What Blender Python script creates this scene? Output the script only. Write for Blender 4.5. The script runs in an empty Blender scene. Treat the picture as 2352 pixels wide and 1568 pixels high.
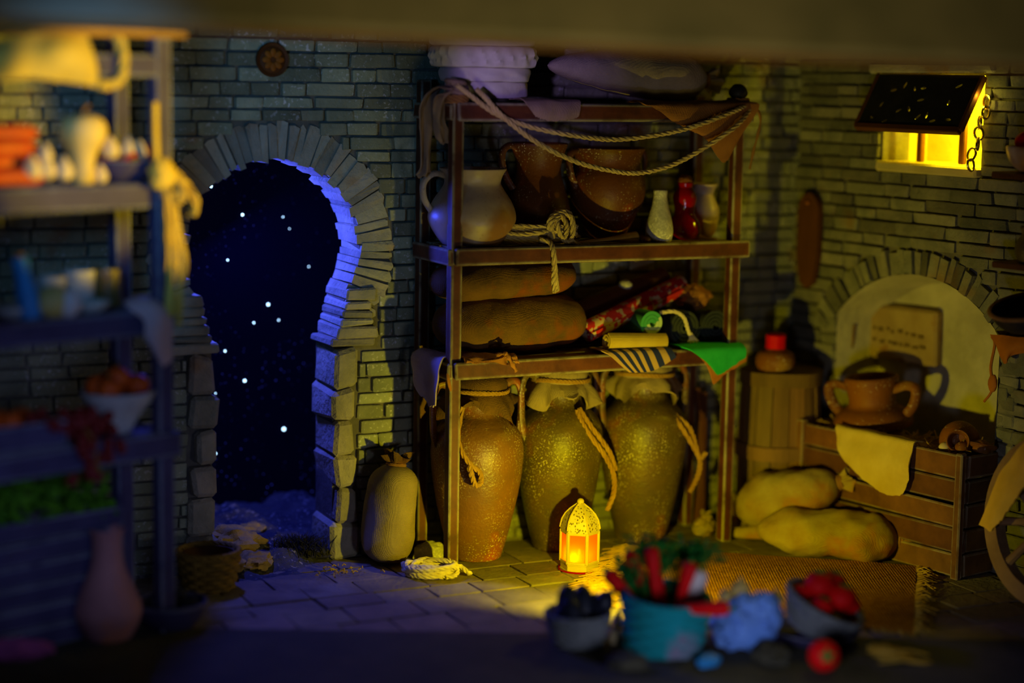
import bpy, math, random
from mathutils import Vector, Matrix, noise, geometry
R_ = math.radians
PI = math.pi
SC = bpy.context.scene
COL = SC.collection
rnd = random.Random(7)

# ------------------------------------------------------------------ camera
FPX, IW, IH = 4300.0, 2352, 1568
PITCH, ROLL, HC = R_(8.1), R_(1.0), 2.3
cf = Vector((0, math.cos(PITCH), -math.sin(PITCH)))
cr0, cu0 = Vector((1, 0, 0)), Vector((0, math.sin(PITCH), math.cos(PITCH)))
cr = cr0 * math.cos(ROLL) + cu0 * math.sin(ROLL)
cu = cu0 * math.cos(ROLL) - cr0 * math.sin(ROLL)
CAM = Vector((0, 0, HC))
cd = bpy.data.cameras.new('camera')
cam = bpy.data.objects.new('camera', cd)
COL.objects.link(cam)
m = Matrix((cr, cu, -cf)).transposed().to_4x4()
m.translation = CAM
cam.matrix_world = m
cd.sensor_width = 36
cd.lens = 36 * FPX / IW
cd.clip_start, cd.clip_end = .05, 60
cd.dof.use_dof = True
cd.dof.focus_distance = 8.78
cd.dof.aperture_fstop = .27
SC.camera = cam
vs = SC.view_settings
SC.display_settings.display_device = 'sRGB'
vs.view_transform = 'Standard'
vs.look = 'None'
vs.gamma = 1
vs.exposure = 0
vs.use_curve_mapping = False

# ------------------------------------------------------------------ world and lights
wd = bpy.data.worlds.new('night')
SC.world = wd
wd.use_nodes = True
wd.node_tree.nodes['Background'].inputs[0].default_value = (.08, .22, .5, 1)
wd.node_tree.nodes['Background'].inputs[1].default_value = .006


def lamp(kind, name, loc, energy, color, target=None, **kw):
    d = bpy.data.lights.new(name, kind)
    d.energy, d.color = energy, color
    for k, v in kw.items():
        setattr(d, k, v)
    o = bpy.data.objects.new(name, d)
    COL.objects.link(o)
    o.location = loc
    if target is not None:
        o.rotation_euler = (Vector(target) - Vector(loc)).to_track_quat('-Z', 'Y').to_euler()
    return o


WARM = (1, .8, .012)
lamp('SPOT', 'floor_lamp_light', (.43, 7.60, .34), 74, (1, .83, .008), (.60, 9.2, .22), spot_size=R_(148), spot_blend=.7, shadow_soft_size=.018)
lamp('SPOT', 'added_stall_light', (2.9, 6.1, 1.5), 1500, (1, .66, .004), (-1.53, 7.35, 2.0), spot_size=R_(14), spot_blend=.35, shadow_soft_size=.05)  # added warm spot, out of view, brightens the upper part of the stall
lamp('SPOT', 'teal_fill_light', (-1.4, 5.4, 2.2), 84, (.11, .38, 1), (-1.5, 8.5, 1.95), spot_size=R_(46), spot_blend=.8, shadow_soft_size=.25)  # added teal fill from inside the front, tints the upper doorway wall
lamp('SPOT', 'stall_fill_light', (-.9, 5.2, 1.2), 40, (.32, .42, 1), (-1.85, 7.1, .75), spot_size=R_(42), spot_blend=.7, shadow_soft_size=.25)  # unseen bluish fill added for the stall's boards
lamp('AREA', 'basket_fill_light', (.9, 6.1, .22), 5.4, (.62, .66, 1), (.9, 7.3, .2), shape='DISK', size=.3)  # added low fill below the view, for the foreground basket fronts
lamp('SPOT', 'roof_fill_light', (.2, 4.9, .5), 84, (1, .84, .3), (.2, 6.3, 2.75), spot_size=R_(100), spot_blend=1, shadow_soft_size=.4)  # added upward spot that only brightens the roof board
lamp('SPOT', 'violet_fill_light', (-.75, 6.0, 2.15), 95, (.42, .28, 1), (.02, 8.6, 2.28), spot_size=R_(15), spot_blend=.8, shadow_soft_size=.06)  # narrow violet fill, added for the cloths on the rack top

# ------------------------------------------------------------------ frames of reference
A = R_(26.08)
tL = Vector((math.cos(A), math.sin(A), 0))
nL = Vector((math.sin(A), -math.cos(A), 0))


def ray(px, py):
    return cf + cr * ((px - IW / 2) / FPX) - cu * ((py - IH / 2) / FPX)


def floor_at(px, py, z=0.0):
    d = ray(px, py)
    return CAM + d * ((z - HC) / d.z)


def on_plane(px, py, p, n):
    d = ray(px, py)
    return CAM + d * ((p - CAM).dot(n) / d.dot(n))


FLp = floor_at(1035, 1310)
BLp = floor_at(960, 1268)
WP = BLp - nL * .06            # origin of the wall that holds the doorway
CORNER = WP + tL * 2.16
BR = R_(-55)
tR = Vector((math.cos(BR), math.sin(BR), 0))
nR = Vector((math.sin(BR), -math.cos(BR), 0))
CA = R_(45)
C0 = floor_at(388, 1450)
tC = Vector((math.cos(CA), math.sin(CA), 0))
nC = Vector((math.sin(CA), -math.cos(CA), 0))


class Fr:
    """An upright frame: x along a face, y away from the viewer's side, z up."""
    def __init__(s, o, t, n, rz):
        s.o, s.t, s.n, s.rz = o, t, n, rz

    def __call__(s, x, y=0, z=0):
        return s.o + s.t * x - s.n * y + Vector((0, 0, z))

    def px(s, px, py, y=0.0):
        q = on_plane(px, py, s.o - s.n * y, s.n)
        return Vector(((q - s.o).dot(s.t), y, q.z))

    def wpx(s, px, py, y=0.0):
        return on_plane(px, py, s.o - s.n * y, s.n)


RK = Fr(FLp, tL, nL, A)        # storage rack
WL = Fr(WP, tL, nL, A)         # wall with the doorway
WR = Fr(CORNER, tR, nR, BR)    # wall with the window
CT = Fr(C0, tC, nC, CA)        # market stall


def nz(x, y=0., z=0.):
    return noise.noise(Vector((x, y, z)))


# ------------------------------------------------------------------ materials
def sat(c, k=1.42):
    l = .3 * c[0] + .55 * c[1] + .15 * c[2]
    return tuple(max(l + (v - l) * k, .02 * l) for v in c)


def M(name, c1, c2=None, sc=5., rough=.85, bump=.35, bs=45., c3=None, s3=2.5, t3=.55, speck=None, edge=None, vary=0., stretch=(1, 1, 1), world=False, spec=.3, lo=.35, hi=.65, metal=0., bdist=.006, trans=0.):
    m = bpy.data.materials.new(name)
    m.use_nodes = True
    nt = m.node_tree
    N, L = nt.nodes, nt.links
    bs_ = N['Principled BSDF']
    bs_.inputs['Roughness'].default_value = rough
    bs_.inputs['Specular IOR Level'].default_value = spec
    bs_.inputs['Metallic'].default_value = metal
    if trans:
        bs_.inputs['Transmission Weight'].default_value = trans
    c2 = c2 or tuple(v * .6 for v in c1)
    c1, c2 = sat(c1), sat(c2)
    c3 = c3 and sat(c3)
    if world:
        g = N.new('ShaderNodeNewGeometry')
        src = g.outputs['Position']
    else:
        g = N.new('ShaderNodeTexCoord')
        src = g.outputs['Object']
    mp = N.new('ShaderNodeMapping')
    mp.inputs['Scale'].default_value = stretch
    L.new(src, mp.inputs[0])
    src = mp.outputs[0]

    def tex(scale, detail=5, rg=.6):
        n = N.new('ShaderNodeTexNoise')
        n.inputs['Scale'].default_value = scale
        n.inputs['Detail'].default_value = detail
        n.inputs['Roughness'].default_value = rg
        L.new(src, n.inputs['Vector'])
        return n.outputs['Fac']

    def ramp(f, a, b, ca=(0, 0, 0, 1), cb=(1, 1, 1, 1)):
        r = N.new('ShaderNodeValToRGB')
        r.color_ramp.elements[0].position = a
        r.color_ramp.elements[1].position = b
        r.color_ramp.elements[0].color = ca
        r.color_ramp.elements[1].color = cb
        L.new(f, r.inputs[0])
        return r.outputs[0]

    def mix(f, a, b):
        x = N.new('ShaderNodeMix')
        x.data_type = 'RGBA'
        if isinstance(f, float):
            x.inputs[0].default_value = f
        else:
            L.new(f, x.inputs[0])
        for i, v in ((6, a), (7, b)):
            if isinstance(v, tuple):
                x.inputs[i].default_value = (*v, 1)
            else:
                L.new(v, x.inputs[i])
        return x.outputs[2]
    col = ramp(tex(sc), lo, hi, (*c1, 1), (*c2, 1))
    if c3:
        col = mix(ramp(tex(s3, 3), t3, t3 + .12), col, c3)
    if speck:
        sc_, cs, dens = speck
        a_ = ramp(tex(sc_, 2, .5), 1 - dens - .03, 1 - dens)
        b_ = ramp(tex(4.2, 3), .4, .62)
        mm = N.new('ShaderNodeMath')
        mm.operation = 'MULTIPLY'
        L.new(a_, mm.inputs[0])
        L.new(b_, mm.inputs[1])
        col = mix(mm.outputs[0], col, cs)
    if edge:
        bv = N.new('ShaderNodeBevel')
        bv.samples = 4
        bv.inputs[0].default_value = edge[1]
        ge = N.new('ShaderNodeNewGeometry')
        dt = N.new('ShaderNodeVectorMath')
        dt.operation = 'DOT_PRODUCT'
        L.new(bv.outputs[0], dt.inputs[0])
        L.new(ge.outputs['Normal'], dt.inputs[1])
        f = ramp(dt.outputs['Value'], .80, .985, (1, 1, 1, 1), (0, 0, 0, 1))
        wn = ramp(tex(9, 4), .3, .55)
        mm = N.new('ShaderNodeMath')
        mm.operation = 'MULTIPLY'
        L.new(f, mm.inputs[0])
        L.new(wn, mm.inputs[1])
        col = mix(mm.outputs[0], col, edge[0])
    if vary:
        oi = N.new('ShaderNodeObjectInfo')
        mr = N.new('ShaderNodeMapRange')
        mr.inputs[3].default_value = 1 - vary
        mr.inputs[4].default_value = 1 + vary
        L.new(oi.outputs['Random'], mr.inputs[0])
        hs = N.new('ShaderNodeHueSaturation')
        L.new(mr.outputs[0], hs.inputs['Value'])
        mr2 = N.new('ShaderNodeMapRange')
        wn2 = N.new('ShaderNodeMath')
        wn2.operation = 'FRACT'
        ml = N.new('ShaderNodeMath')
        ml.operation = 'MULTIPLY'
        ml.inputs[1].default_value = 7.31
        L.new(oi.outputs['Random'], ml.inputs[0])
        L.new(ml.outputs[0], wn2.inputs[0])
        mr2.inputs[3].default_value = .49
        mr2.inputs[4].default_value = .515
        L.new(wn2.outputs[0], mr2.inputs[0])
        L.new(mr2.outputs[0], hs.inputs['Hue'])
        L.new(col, hs.inputs['Color'])
        col = hs.outputs[0]
    L.new(col, bs_.inputs['Base Color'])
    if bump:
        b = N.new('ShaderNodeBump')
        b.inputs['Strength'].default_value = bump
        b.inputs['Distance'].default_value = bdist
        L.new(tex(bs, 4), b.inputs['Height'])
        L.new(b.outputs[0], bs_.inputs['Normal'])
    return m


def weave(m, scale, strength=.5, dist=.003):
    """Adds crossed thread relief to a cloth material."""
    nt = m.node_tree
    N, L = nt.nodes, nt.links
    tc = N.new('ShaderNodeTexCoord')
    ws = []
    for ax in ('X', 'Y', 'Z'):
        w = N.new('ShaderNodeTexWave')
        w.bands_direction = ax
        w.inputs['Scale'].default_value = scale
        w.inputs['Distortion'].default_value = .6
        L.new(tc.outputs['Object'], w.inputs[0])
        ws.append(w.outputs['Fac'])
    a = N.new('ShaderNodeMath')
    a.operation = 'ADD'
    L.new(ws[0], a.inputs[0])
    L.new(ws[1], a.inputs[1])
    a2 = N.new('ShaderNodeMath')
    a2.operation = 'ADD'
    L.new(a.outputs[0], a2.inputs[0])
    L.new(ws[2], a2.inputs[1])
    b = N.new('ShaderNodeBump')
    b.inputs['Strength'].default_value = strength
    b.inputs['Distance'].default_value = dist
    L.new(a2.outputs[0], b.inputs['Height'])
    p = N['Principled BSDF']
    if p.inputs['Normal'].is_linked:
        L.new(p.inputs['Normal'].links[0].from_socket, b.inputs['Normal'])
    L.new(b.outputs[0], p.inputs['Normal'])
    return m


def emit(name, c, s):
    m = bpy.data.materials.new(name)
    m.use_nodes = True
    N = m.node_tree.nodes
    p = N['Principled BSDF']
    p.inputs['Base Color'].default_value = (*c, 1)
    p.inputs['Emission Color'].default_value = (*c, 1)
    p.inputs['Emission Strength'].default_value = s
    return m


mt = {}
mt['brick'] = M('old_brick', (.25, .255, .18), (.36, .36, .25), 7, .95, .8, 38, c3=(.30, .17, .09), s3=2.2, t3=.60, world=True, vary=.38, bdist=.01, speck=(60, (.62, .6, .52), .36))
mt['brickd'] = M('dark_brick', (.13, .125, .095), (.22, .205, .15), 7, .95, .8, 38, c3=(.17, .10, .05), s3=2.2, t3=.60, world=True, vary=.4, bdist=.01)  # darker brick tone for the window wall and the oven ring
mt['mortar'] = M('dark_mortar', (.11, .10, .08), (.19, .175, .14), 9, .97, .8, 30, world=True)
mt['arch'] = M('arch_stone', (.30, .29, .23), (.46, .42, .33), 6, .95, .9, 34, c3=(.34, .2, .11), s3=2.6, t3=.62, world=True, vary=.3, bdist=.012)
mt['jamb'] = M('jamb_stone', (.30, .28, .21), (.46, .42, .32), 7, .95, 1.0, 30, c3=(.36, .22, .1), s3=2, t3=.6, world=True, vary=.2, bdist=.014)
mt['plaster'] = M('oven_plaster', (.36, .33, .24), (.50, .46, .34), 5, .95, .8, 22, world=True, bdist=.012)
mt['tile'] = M('floor_stone', (.15, .122, .095), (.23, .19, .14), 6, .85, .9, 30, c3=(.28, .25, .2), s3=1.5, t3=.6, world=True, vary=.2, bdist=.008, spec=.4)
mt['dirt'] = M('dusty_ground', (.04, .04, .05), (.10, .095, .09), 5, .97, 1.0, 24, world=True, bdist=.02, speck=(50, (.4, .36, .3), .36))
mt['rock'] = M('pale_rock', (.34, .24, .11), (.5, .36, .17), 7, .95, 1.0, 20, bdist=.015)
mt['rackwood'] = M('rack_wood', (.05, .016, .010), (.105, .038, .02), 9, .6, .35, 30, stretch=(1, 1, 1), edge=((.42, .41, .25), .016), spec=.4)
mt['stallwood'] = M('stall_wood', (.034, .030, .062), (.058, .052, .095), 5, .7, .4, 26, edge=((.3, .32, .34), .012))
mt['paleplank'] = M('pale_plank', (.2, .12, .05), (.32, .2, .09), 6, .7, .4, 24)
mt['barrel'] = M('barrel_wood', (.13, .085, .04), (.23, .15, .07), 6, .8, .6, 30, stretch=(1, 1, .25), vary=.3)
mt['crate'] = M('crate_wood', (.085, .04, .02), (.17, .085, .04), 5, .8, .7, 30, edge=((.36, .3, .17), .01), vary=.3, c3=(.4, .2, .09), s3=5, t3=.66)
mt['roof'] = M('weathered_roof_board', (.20, .18, .13), (.30, .26, .19), 3, .9, .5, 12, world=True)
mt['roofbrown'] = M('brown_roof_board', (.18, .10, .055), (.26, .15, .08), 3, .9, .5, 12, world=True)
mt['burlap'] = weave(M('sack_cloth', (.36, .29, .17), (.27, .21, .12), 5, .95, .3, 60), 60, .5, .002)
mt['burlapd'] = weave(M('brown_sack_cloth', (.15, .088, .04), (.09, .055, .028), 7, .95, .4, 50, c3=(.17, .065, .025), s3=5, t3=.56), 60, .5, .002)
mt['burlapy'] = weave(M('pale_sack_cloth', (.40, .33, .15), (.30, .21, .08), 6, .95, .5, 40, c3=(.34, .17, .05), s3=4, t3=.56), 60, .5, .002)
mt['burlapg'] = weave(M('grey_sack_cloth', (.25, .21, .185), (.36, .3, .26), 6, .95, .4, 40), 50, .4, .002)
mt['tintbag'] = weave(M('blue_tinted_white_cloth', (.26, .40, .72), (.18, .30, .62), 5, .95, .3, 30), 70, .3, .001)  # white bag cloth with the bluish front light put into its colour
mt['white'] = weave(M('white_cloth', (.72, .68, .62), (.6, .55, .5), 6, .95, .3, 30), 70, .3, .001)
mt['cream'] = weave(M('cream_cloth', (.6, .48, .2), (.5, .38, .14), 5, .95, .3, 30), 60, .4, .002)
mt['lilac'] = weave(M('pale_cloth', (.5, .42, .42), (.42, .34, .34), 5, .95, .3, 30), 60, .4, .002)
mt['tan'] = weave(M('tan_cloth', (.34, .18, .09), (.24, .12, .055), 5, .95, .4, 30), 60, .5, .002)
mt['dustycloth'] = weave(M('dusty_cloth', (.22, .16, .13), (.3, .23, .18), 5, .95, .4, 30), 60, .4, .002)
mt['green'] = weave(M('green_cloth', (.10, .42, .16), (.07, .33, .12), 6, .9, .3, 30), 60, .4, .002)
mt['greenedge'] = weave(M('rust_cloth', (.4, .19, .08), (.32, .14, .06), 6, .9, .3, 30), 60, .4, .002)
mt['dark'] = weave(M('charcoal_cloth', (.03, .035, .035), (.05, .055, .05), 6, .95, .3, 30), 60, .4, .002)
mt['mat'] = weave(M('burlap_mat', (.34, .17, .06), (.5, .28, .10), 30, .95, 1.0, 70, spec=.15, bdist=.012), 24, .8, .012)
mt['rope'] = M('rope_fibre', (.55, .45, .26), (.42, .33, .18), 14, .95, .5, 90)
mt['ropew'] = M('white_rope_fibre', (.7, .62, .46), (.58, .5, .36), 14, .95, .5, 90)
mt['jute'] = M('jute_fibre', (.38, .25, .10), (.28, .17, .065), 14, .95, .5, 90)
mt['cord'] = M('brown_cord', (.3, .18, .09), (.22, .12, .06), 14, .95, .5, 90)
mt['amph'] = M('weathered_terracotta', (.19, .10, .04), (.13, .075, .035), 5, .42, .5, 60, c3=(.30, .10, .03), s3=2.8, t3=.55, speck=(125, (.55, .45, .2), .375), spec=.5)
mt['amphd'] = M('olive_terracotta', (.075, .058, .024), (.125, .085, .035), 5, .42, .5, 60, c3=(.22, .085, .03), s3=2.8, t3=.55, speck=(125, (.55, .47, .22), .38), spec=.5)
mt['terra'] = M('terracotta', (.21, .09, .036), (.14, .06, .026), 4, .6, .4, 40, c3=(.30, .19, .07), s3=3, t3=.55, speck=(70, (.55, .42, .26), .34))
mt['terrad'] = M('dark_terracotta', (.11, .045, .022), (.075, .034, .02), 4, .5, .4, 40, c3=(.24, .07, .02), s3=2.5, t3=.52, speck=(90, (.5, .42, .3), .34))
mt['creampot'] = M('cream_glaze', (.50, .42, .34), (.36, .29, .23), 5, .4, .25, 30, c3=(.26, .15, .08), s3=3.2, t3=.5, spec=.5, speck=(60, (.25, .16, .1), .34))
mt['greypot'] = M('speckled_grey_stoneware', (.36, .35, .32), (.5, .48, .42), 22, .7, .6, 60, speck=(90, (.8, .78, .6), .42))
mt['redglass'] = M('red_glaze', (.25, .005, .02), (.18, .003, .012), 4, .12, 0, spec=.6)
mt['pinkpot'] = M('pink_clay', (.4, .22, .2), (.3, .16, .15), 5, .7, .3, 30, c3=(.45, .2, .13), s3=4)
mt['bluepot'] = M('blue_glaze', (.1, .28, .5), (.07, .2, .38), 5, .4, .2)
mt['iron'] = M('dark_iron', (.012, .011, .01), (.025, .022, .018), 8, .6, .4, 40)
mt['lantern'] = M('cream_painted_metal', (.52, .42, .18), (.45, .36, .15), 8, .5, .1, 30)
mt['basket'] = M('pale_wicker', (.14, .15, .15), (.2, .21, .2), 20, .85, .4, 60)
mt['basketg'] = M('green_grey_felt', (.03, .22, .22), (.06, .27, .28), 9, .95, .5, 30, c3=(.22, .20, .25), s3=4, t3=.55)
mt['wickerb'] = M('brown_wicker', (.3, .2, .08), (.2, .13, .05), 20, .85, .4, 60)
mt['carrot'] = M('red_carrot', (.6, .012, .006), (.45, .008, .005), 9, .6, .2, 30, spec=.15)
mt['tomato'] = M('red_tomato', (.55, .004, .003), (.42, .003, .003), 3, .6, 0, spec=.12)
mt['eggplant'] = M('dark_aubergine', (.006, .008, .014), (.010, .012, .02), 5, .5, .1)
mt['leaf'] = M('carrot_leaf', (.03, .13, .035), (.05, .2, .05), 8, .8, .2)
mt['leafy'] = M('leafy_green', (.07, .17, .02), (.12, .25, .03), 8, .8, .3)
mt['onion'] = M('pale_onion', (.62, .5, .26), (.5, .38, .16), 5, .6, .15)
mt['garlic'] = M('garlic_skin', (.66, .56, .36), (.55, .45, .28), 6, .7, .15)
mt['orange'] = M('orange_fruit', (.5, .14, .02), (.42, .1, .015), 6, .6, .15)
mt['meat'] = M('red_meat', (.34, .06, .03), (.42, .12, .07), 9, .5, .3)
mt['grape'] = M('dark_red_grape', (.17, .03, .025), (.1, .015, .015), 5, .5, .1)
mt['pink'] = M('pink_cloth', (.35, .12, .22), (.28, .09, .17), 5, .9, .2)
mt['straw'] = M('straw', (.5, .36, .14), (.4, .26, .09), 12, .85, .2)
mt['shrub'] = M('dry_dark_grass', (.02, .02, .012), (.035, .032, .02), 8, .95, 0)
mt['wheel'] = M('grey_wheel_wood', (.3, .2, .12), (.2, .13, .075), 6, .8, .6, 30)
mt['hide'] = M('tan_hide', (.75, .52, .2), (.6, .4, .14), 4, .85, .5, 22, c3=(.26, .13, .06), s3=6, t3=.64)
mt['leather'] = M('orange_leather', (.38, .16, .06), (.28, .11, .04), 5, .7, .4, 30)
mt['bark'] = M('twig_wood', (.22, .14, .06), (.14, .085, .035), 8, .9, .6, 30)
mt['boardw'] = M('brown_board', (.07, .028, .012), (.11, .045, .02), 5, .7, .4, 30, stretch=(1, 1, .3))
mt['slab'] = M('carved_slab', (.3, .22, .12), (.38, .29, .16), 8, .9, .8, 24, c3=(.24, .13, .06), s3=4, t3=.58)

# red patterned carpet
def pattern(name, c1, c2, c3, scale):
    m = bpy.data.materials.new(name)
    m.use_nodes = True
    N, L = m.node_tree.nodes, m.node_tree.links
    tc = N.new('ShaderNodeTexCoord')
    n = N.new('ShaderNodeTexNoise')
    n.inputs['Scale'].default_value = scale
    n.inputs['Detail'].default_value = 1.5
    r = N.new('ShaderNodeValToRGB')
    r.color_ramp.interpolation = 'CONSTANT'
    r.color_ramp.elements[0].color = (*c1, 1)
    r.color_ramp.elements[1].position = .53
    r.color_ramp.elements[1].color = (*c2, 1)
    L.new(tc.outputs['Object'], n.inputs['Vector'])
    L.new(n.outputs['Fac'], r.inputs[0])
    L.new(r.outputs[0], N['Principled BSDF'].inputs['Base Color'])
    N['Principled BSDF'].inputs['Roughness'].default_value = .95
    return m


mt['redcarpet'] = pattern('red_flowered_carpet', (.55, .012, .01), (.6, .42, .22), None, 26)


def stripes(name, c1, c2, d, scale):
    m = bpy.data.materials.new(name)
    m.use_nodes = True
    N, L = m.node_tree.nodes, m.node_tree.links
    at = N.new('ShaderNodeAttribute')
    at.attribute_name = 'across'
    ml = N.new('ShaderNodeMath')
    ml.operation = 'MULTIPLY'
    ml.inputs[1].default_value = scale
    fr = N.new('ShaderNodeMath')
    fr.operation = 'FRACT'
    gt = N.new('ShaderNodeMath')
    gt.operation = 'GREATER_THAN'
    gt.inputs[1].default_value = .5
    mx = N.new('ShaderNodeMix')
    mx.data_type = 'RGBA'
    mx.inputs[6].default_value = (*c1, 1)
    mx.inputs[7].default_value = (*c2, 1)
    L.new(at.outputs['Fac'], ml.inputs[0])
    L.new(ml.outputs[0], fr.inputs[0])
    L.new(fr.outputs[0], gt.inputs[0])
    L.new(gt.outputs[0], mx.inputs[0])
    L.new(mx.outputs[2], N['Principled BSDF'].inputs['Base Color'])
    N['Principled BSDF'].inputs['Roughness'].default_value = .95
    return m


mt['stripe'] = stripes('blue_striped_cloth', (.5, .31, .11), (.008, .016, .15), None, 6)
mt['greenstripe'] = stripes('green_banded_cloth', (.05, .32, .12), (.45, .6, .3), None, 2.5)


# ------------------------------------------------------------------ shapes: every builder returns (verts, faces)
def cr_pts(P, n):
    """Catmull-Rom through P, n samples in all."""
    P = [Vector(p) for p in P]
    if len(P) == 2:
        return [P[0].lerp(P[1], i / (n - 1)) for i in range(n)]
    Q = [P[0] * 2 - P[1]] + P + [P[-1] * 2 - P[-2]]
    out = []
    k = len(P) - 1
    for i in range(n):
        u = i / (n - 1) * k
        j = min(int(u), k - 1)
        t = u - j
        a, b, c, d = Q[j], Q[j + 1], Q[j + 2], Q[j + 3]
        out.append(.5 * ((2 * b) + (c - a) * t + (2 * a - 5 * b + 4 * c - d) * t * t + (3 * b - a - 3 * c + d) * t ** 3))
    return out


def J(*ms):
    V, F = [], []
    for v, f in ms:
        o = len(V)
        V += v
        F += [tuple(i + o for i in q) for q in f]
    return V, F


def X(mesh, mat):
    return [mat @ Vector(v) for v in mesh[0]], mesh[1]


def T(x=0, y=0, z=0, rz=0, rx=0, ry=0, s=None):
    m = Matrix.Translation((x, y, z)) @ Matrix.Rotation(rz, 4, 'Z') @ Matrix.Rotation(ry, 4, 'Y') @ Matrix.Rotation(rx, 4, 'X')
    if s:
        m = m @ Matrix.Diagonal((*s, 1))
    return m


def bevbox(l, w, h, b=.008, c=(0, 0, 0), jit=0, seed=0):
    """A box with chamfered edges, centred on c."""
    r = random.Random(seed)
    V = []
    idx = {}
    for sx in (-1, 1):
        for sy in (-1, 1):
            for sz in (-1, 1):
                J_ = Vector((r.uniform(-jit, jit), r.uniform(-jit, jit), r.uniform(-jit, jit)))
                for ax in range(3):
                    p = [sx * (l / 2), sy * (w / 2), sz * (h / 2)]
                    for k in range(3):
                        if k != ax:
                            p[k] -= (sx, sy, sz)[k] * min(b, (l, w, h)[k] * .45)
                    idx[(sx, sy, sz, ax)] = len(V)
                    V.append(Vector(p) + J_ + Vector(c))
    F = []
    S = ((-1, -1), (1, -1), (1, 1), (-1, 1))
    for ax in range(3):
        for s in (-1, 1):
            q = []
            for a, b_ in S:
                k = [0, 0, 0]
                k[ax] = s
                k[(ax + 1) % 3] = a
                k[(ax + 2) % 3] = b_
                q.append(idx[(*k, ax)])
            F.append(tuple(q if s > 0 else q[::-1]))
    for ax in range(3):
        o1, o2 = (ax + 1) % 3, (ax + 2) % 3
        for a in (-1, 1):
            for b_ in (-1, 1):
                k0 = [0, 0, 0]
                k1 = [0, 0, 0]
                k0[ax], k1[ax] = -1, 1
                k0[o1] = k1[o1] = a
                k0[o2] = k1[o2] = b_
                q = (idx[(*k0, o1)], idx[(*k1, o1)], idx[(*k1, o2)], idx[(*k0, o2)])
                F.append(q if a * b_ > 0 else q[::-1])
    for sx in (-1, 1):
        for sy in (-1, 1):
            for sz in (-1, 1):
                q = tuple(idx[(sx, sy, sz, ax)] for ax in range(3))
                F.append(q if sx * sy * sz > 0 else q[::-1])
    return V, F


def lathe(prof, n=40, wob=None, cap=True):
    V, F = [], []
    for j, (r, z) in enumerate(prof):
        for i in range(n):
            a = 2 * PI * i / n
            rr = r
            zz = z
            if wob:
                rr, zz = wob(a, r, z, j)
            V.append(Vector((rr * math.cos(a), rr * math.sin(a), zz)))
    for j in range(len(prof) - 1):
        for i in range(n):
            k = (i + 1) % n
            F.append((j * n + i, j * n + k, (j + 1) * n + k, (j + 1) * n + i))
    if cap:
        F.append(tuple(range(n))[::-1])
        F.append(tuple(range((len(prof) - 1) * n, len(prof) * n)))
    return V, F


def smooth_prof(P, n=36):
    return [(max(p.x, .0005), p.y) for p in cr_pts([Vector((a, b, 0)) for a, b in P], n)]


def frames(P):
    T_ = []
    for i in range(len(P)):
        a, b = P[max(i - 1, 0)], P[min(i + 1, len(P) - 1)]
        d = (b - a)
        T_.append(d.normalized() if d.length > 1e-9 else Vector((0, 0, 1)))
    u = T_[0].orthogonal().normalized()
    out = []
    for t in T_:
        u = u - t * u.dot(t)
        u = u.normalized() if u.length > 1e-6 else t.orthogonal().normalized()
        out.append((t, u, t.cross(u)))
    return out


def tube(P, r, n=8, flat=1.0, closed=False):
    """r: a radius or a list of radii."""
    fr = frames(P)
    V, F = [], []
    for i, p in enumerate(P):
        rr = r[i] if isinstance(r, (list, tuple)) else r
        for k in range(n):
            a = 2 * PI * k / n
            V.append(p + fr[i][1] * (math.cos(a) * rr) + fr[i][2] * (math.sin(a) * rr * flat))
    m_ = len(P)
    for i in range(m_ - 1):
        for k in range(n):
            q = (k + 1) % n
            F.append((i * n + k, i * n + q, (i + 1) * n + q, (i + 1) * n + k))
    F.append(tuple(range(n))[::-1])
    F.append(tuple(range((m_ - 1) * n, m_ * n)))
    return V, F


def plen(P):
    return sum((P[i + 1] - P[i]).length for i in range(len(P) - 1))


def rope(P, r=.008, strands=3, pitch=None, dens=1.0):
    """A laid rope: strands wound round the path."""
    P = [Vector(p) for p in P]
    L_ = plen(cr_pts(P, 40))
    pitch = pitch or r * 7
    n = max(8, int(L_ / (pitch / 6) * dens))
    Q = cr_pts(P, n)
    fr = frames(Q)
    step = L_ / (n - 1)
    out = []
    for s in range(strands):
        pts = []
        for i, p in enumerate(Q):
            a = 2 * PI * (i * step / pitch + s / strands)
            pts.append(p + fr[i][1] * (math.cos(a) * r * .5) + fr[i][2] * (math.sin(a) * r * .5))
        out.append(tube(pts, r * .56, 5))
    return J(*out)


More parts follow.
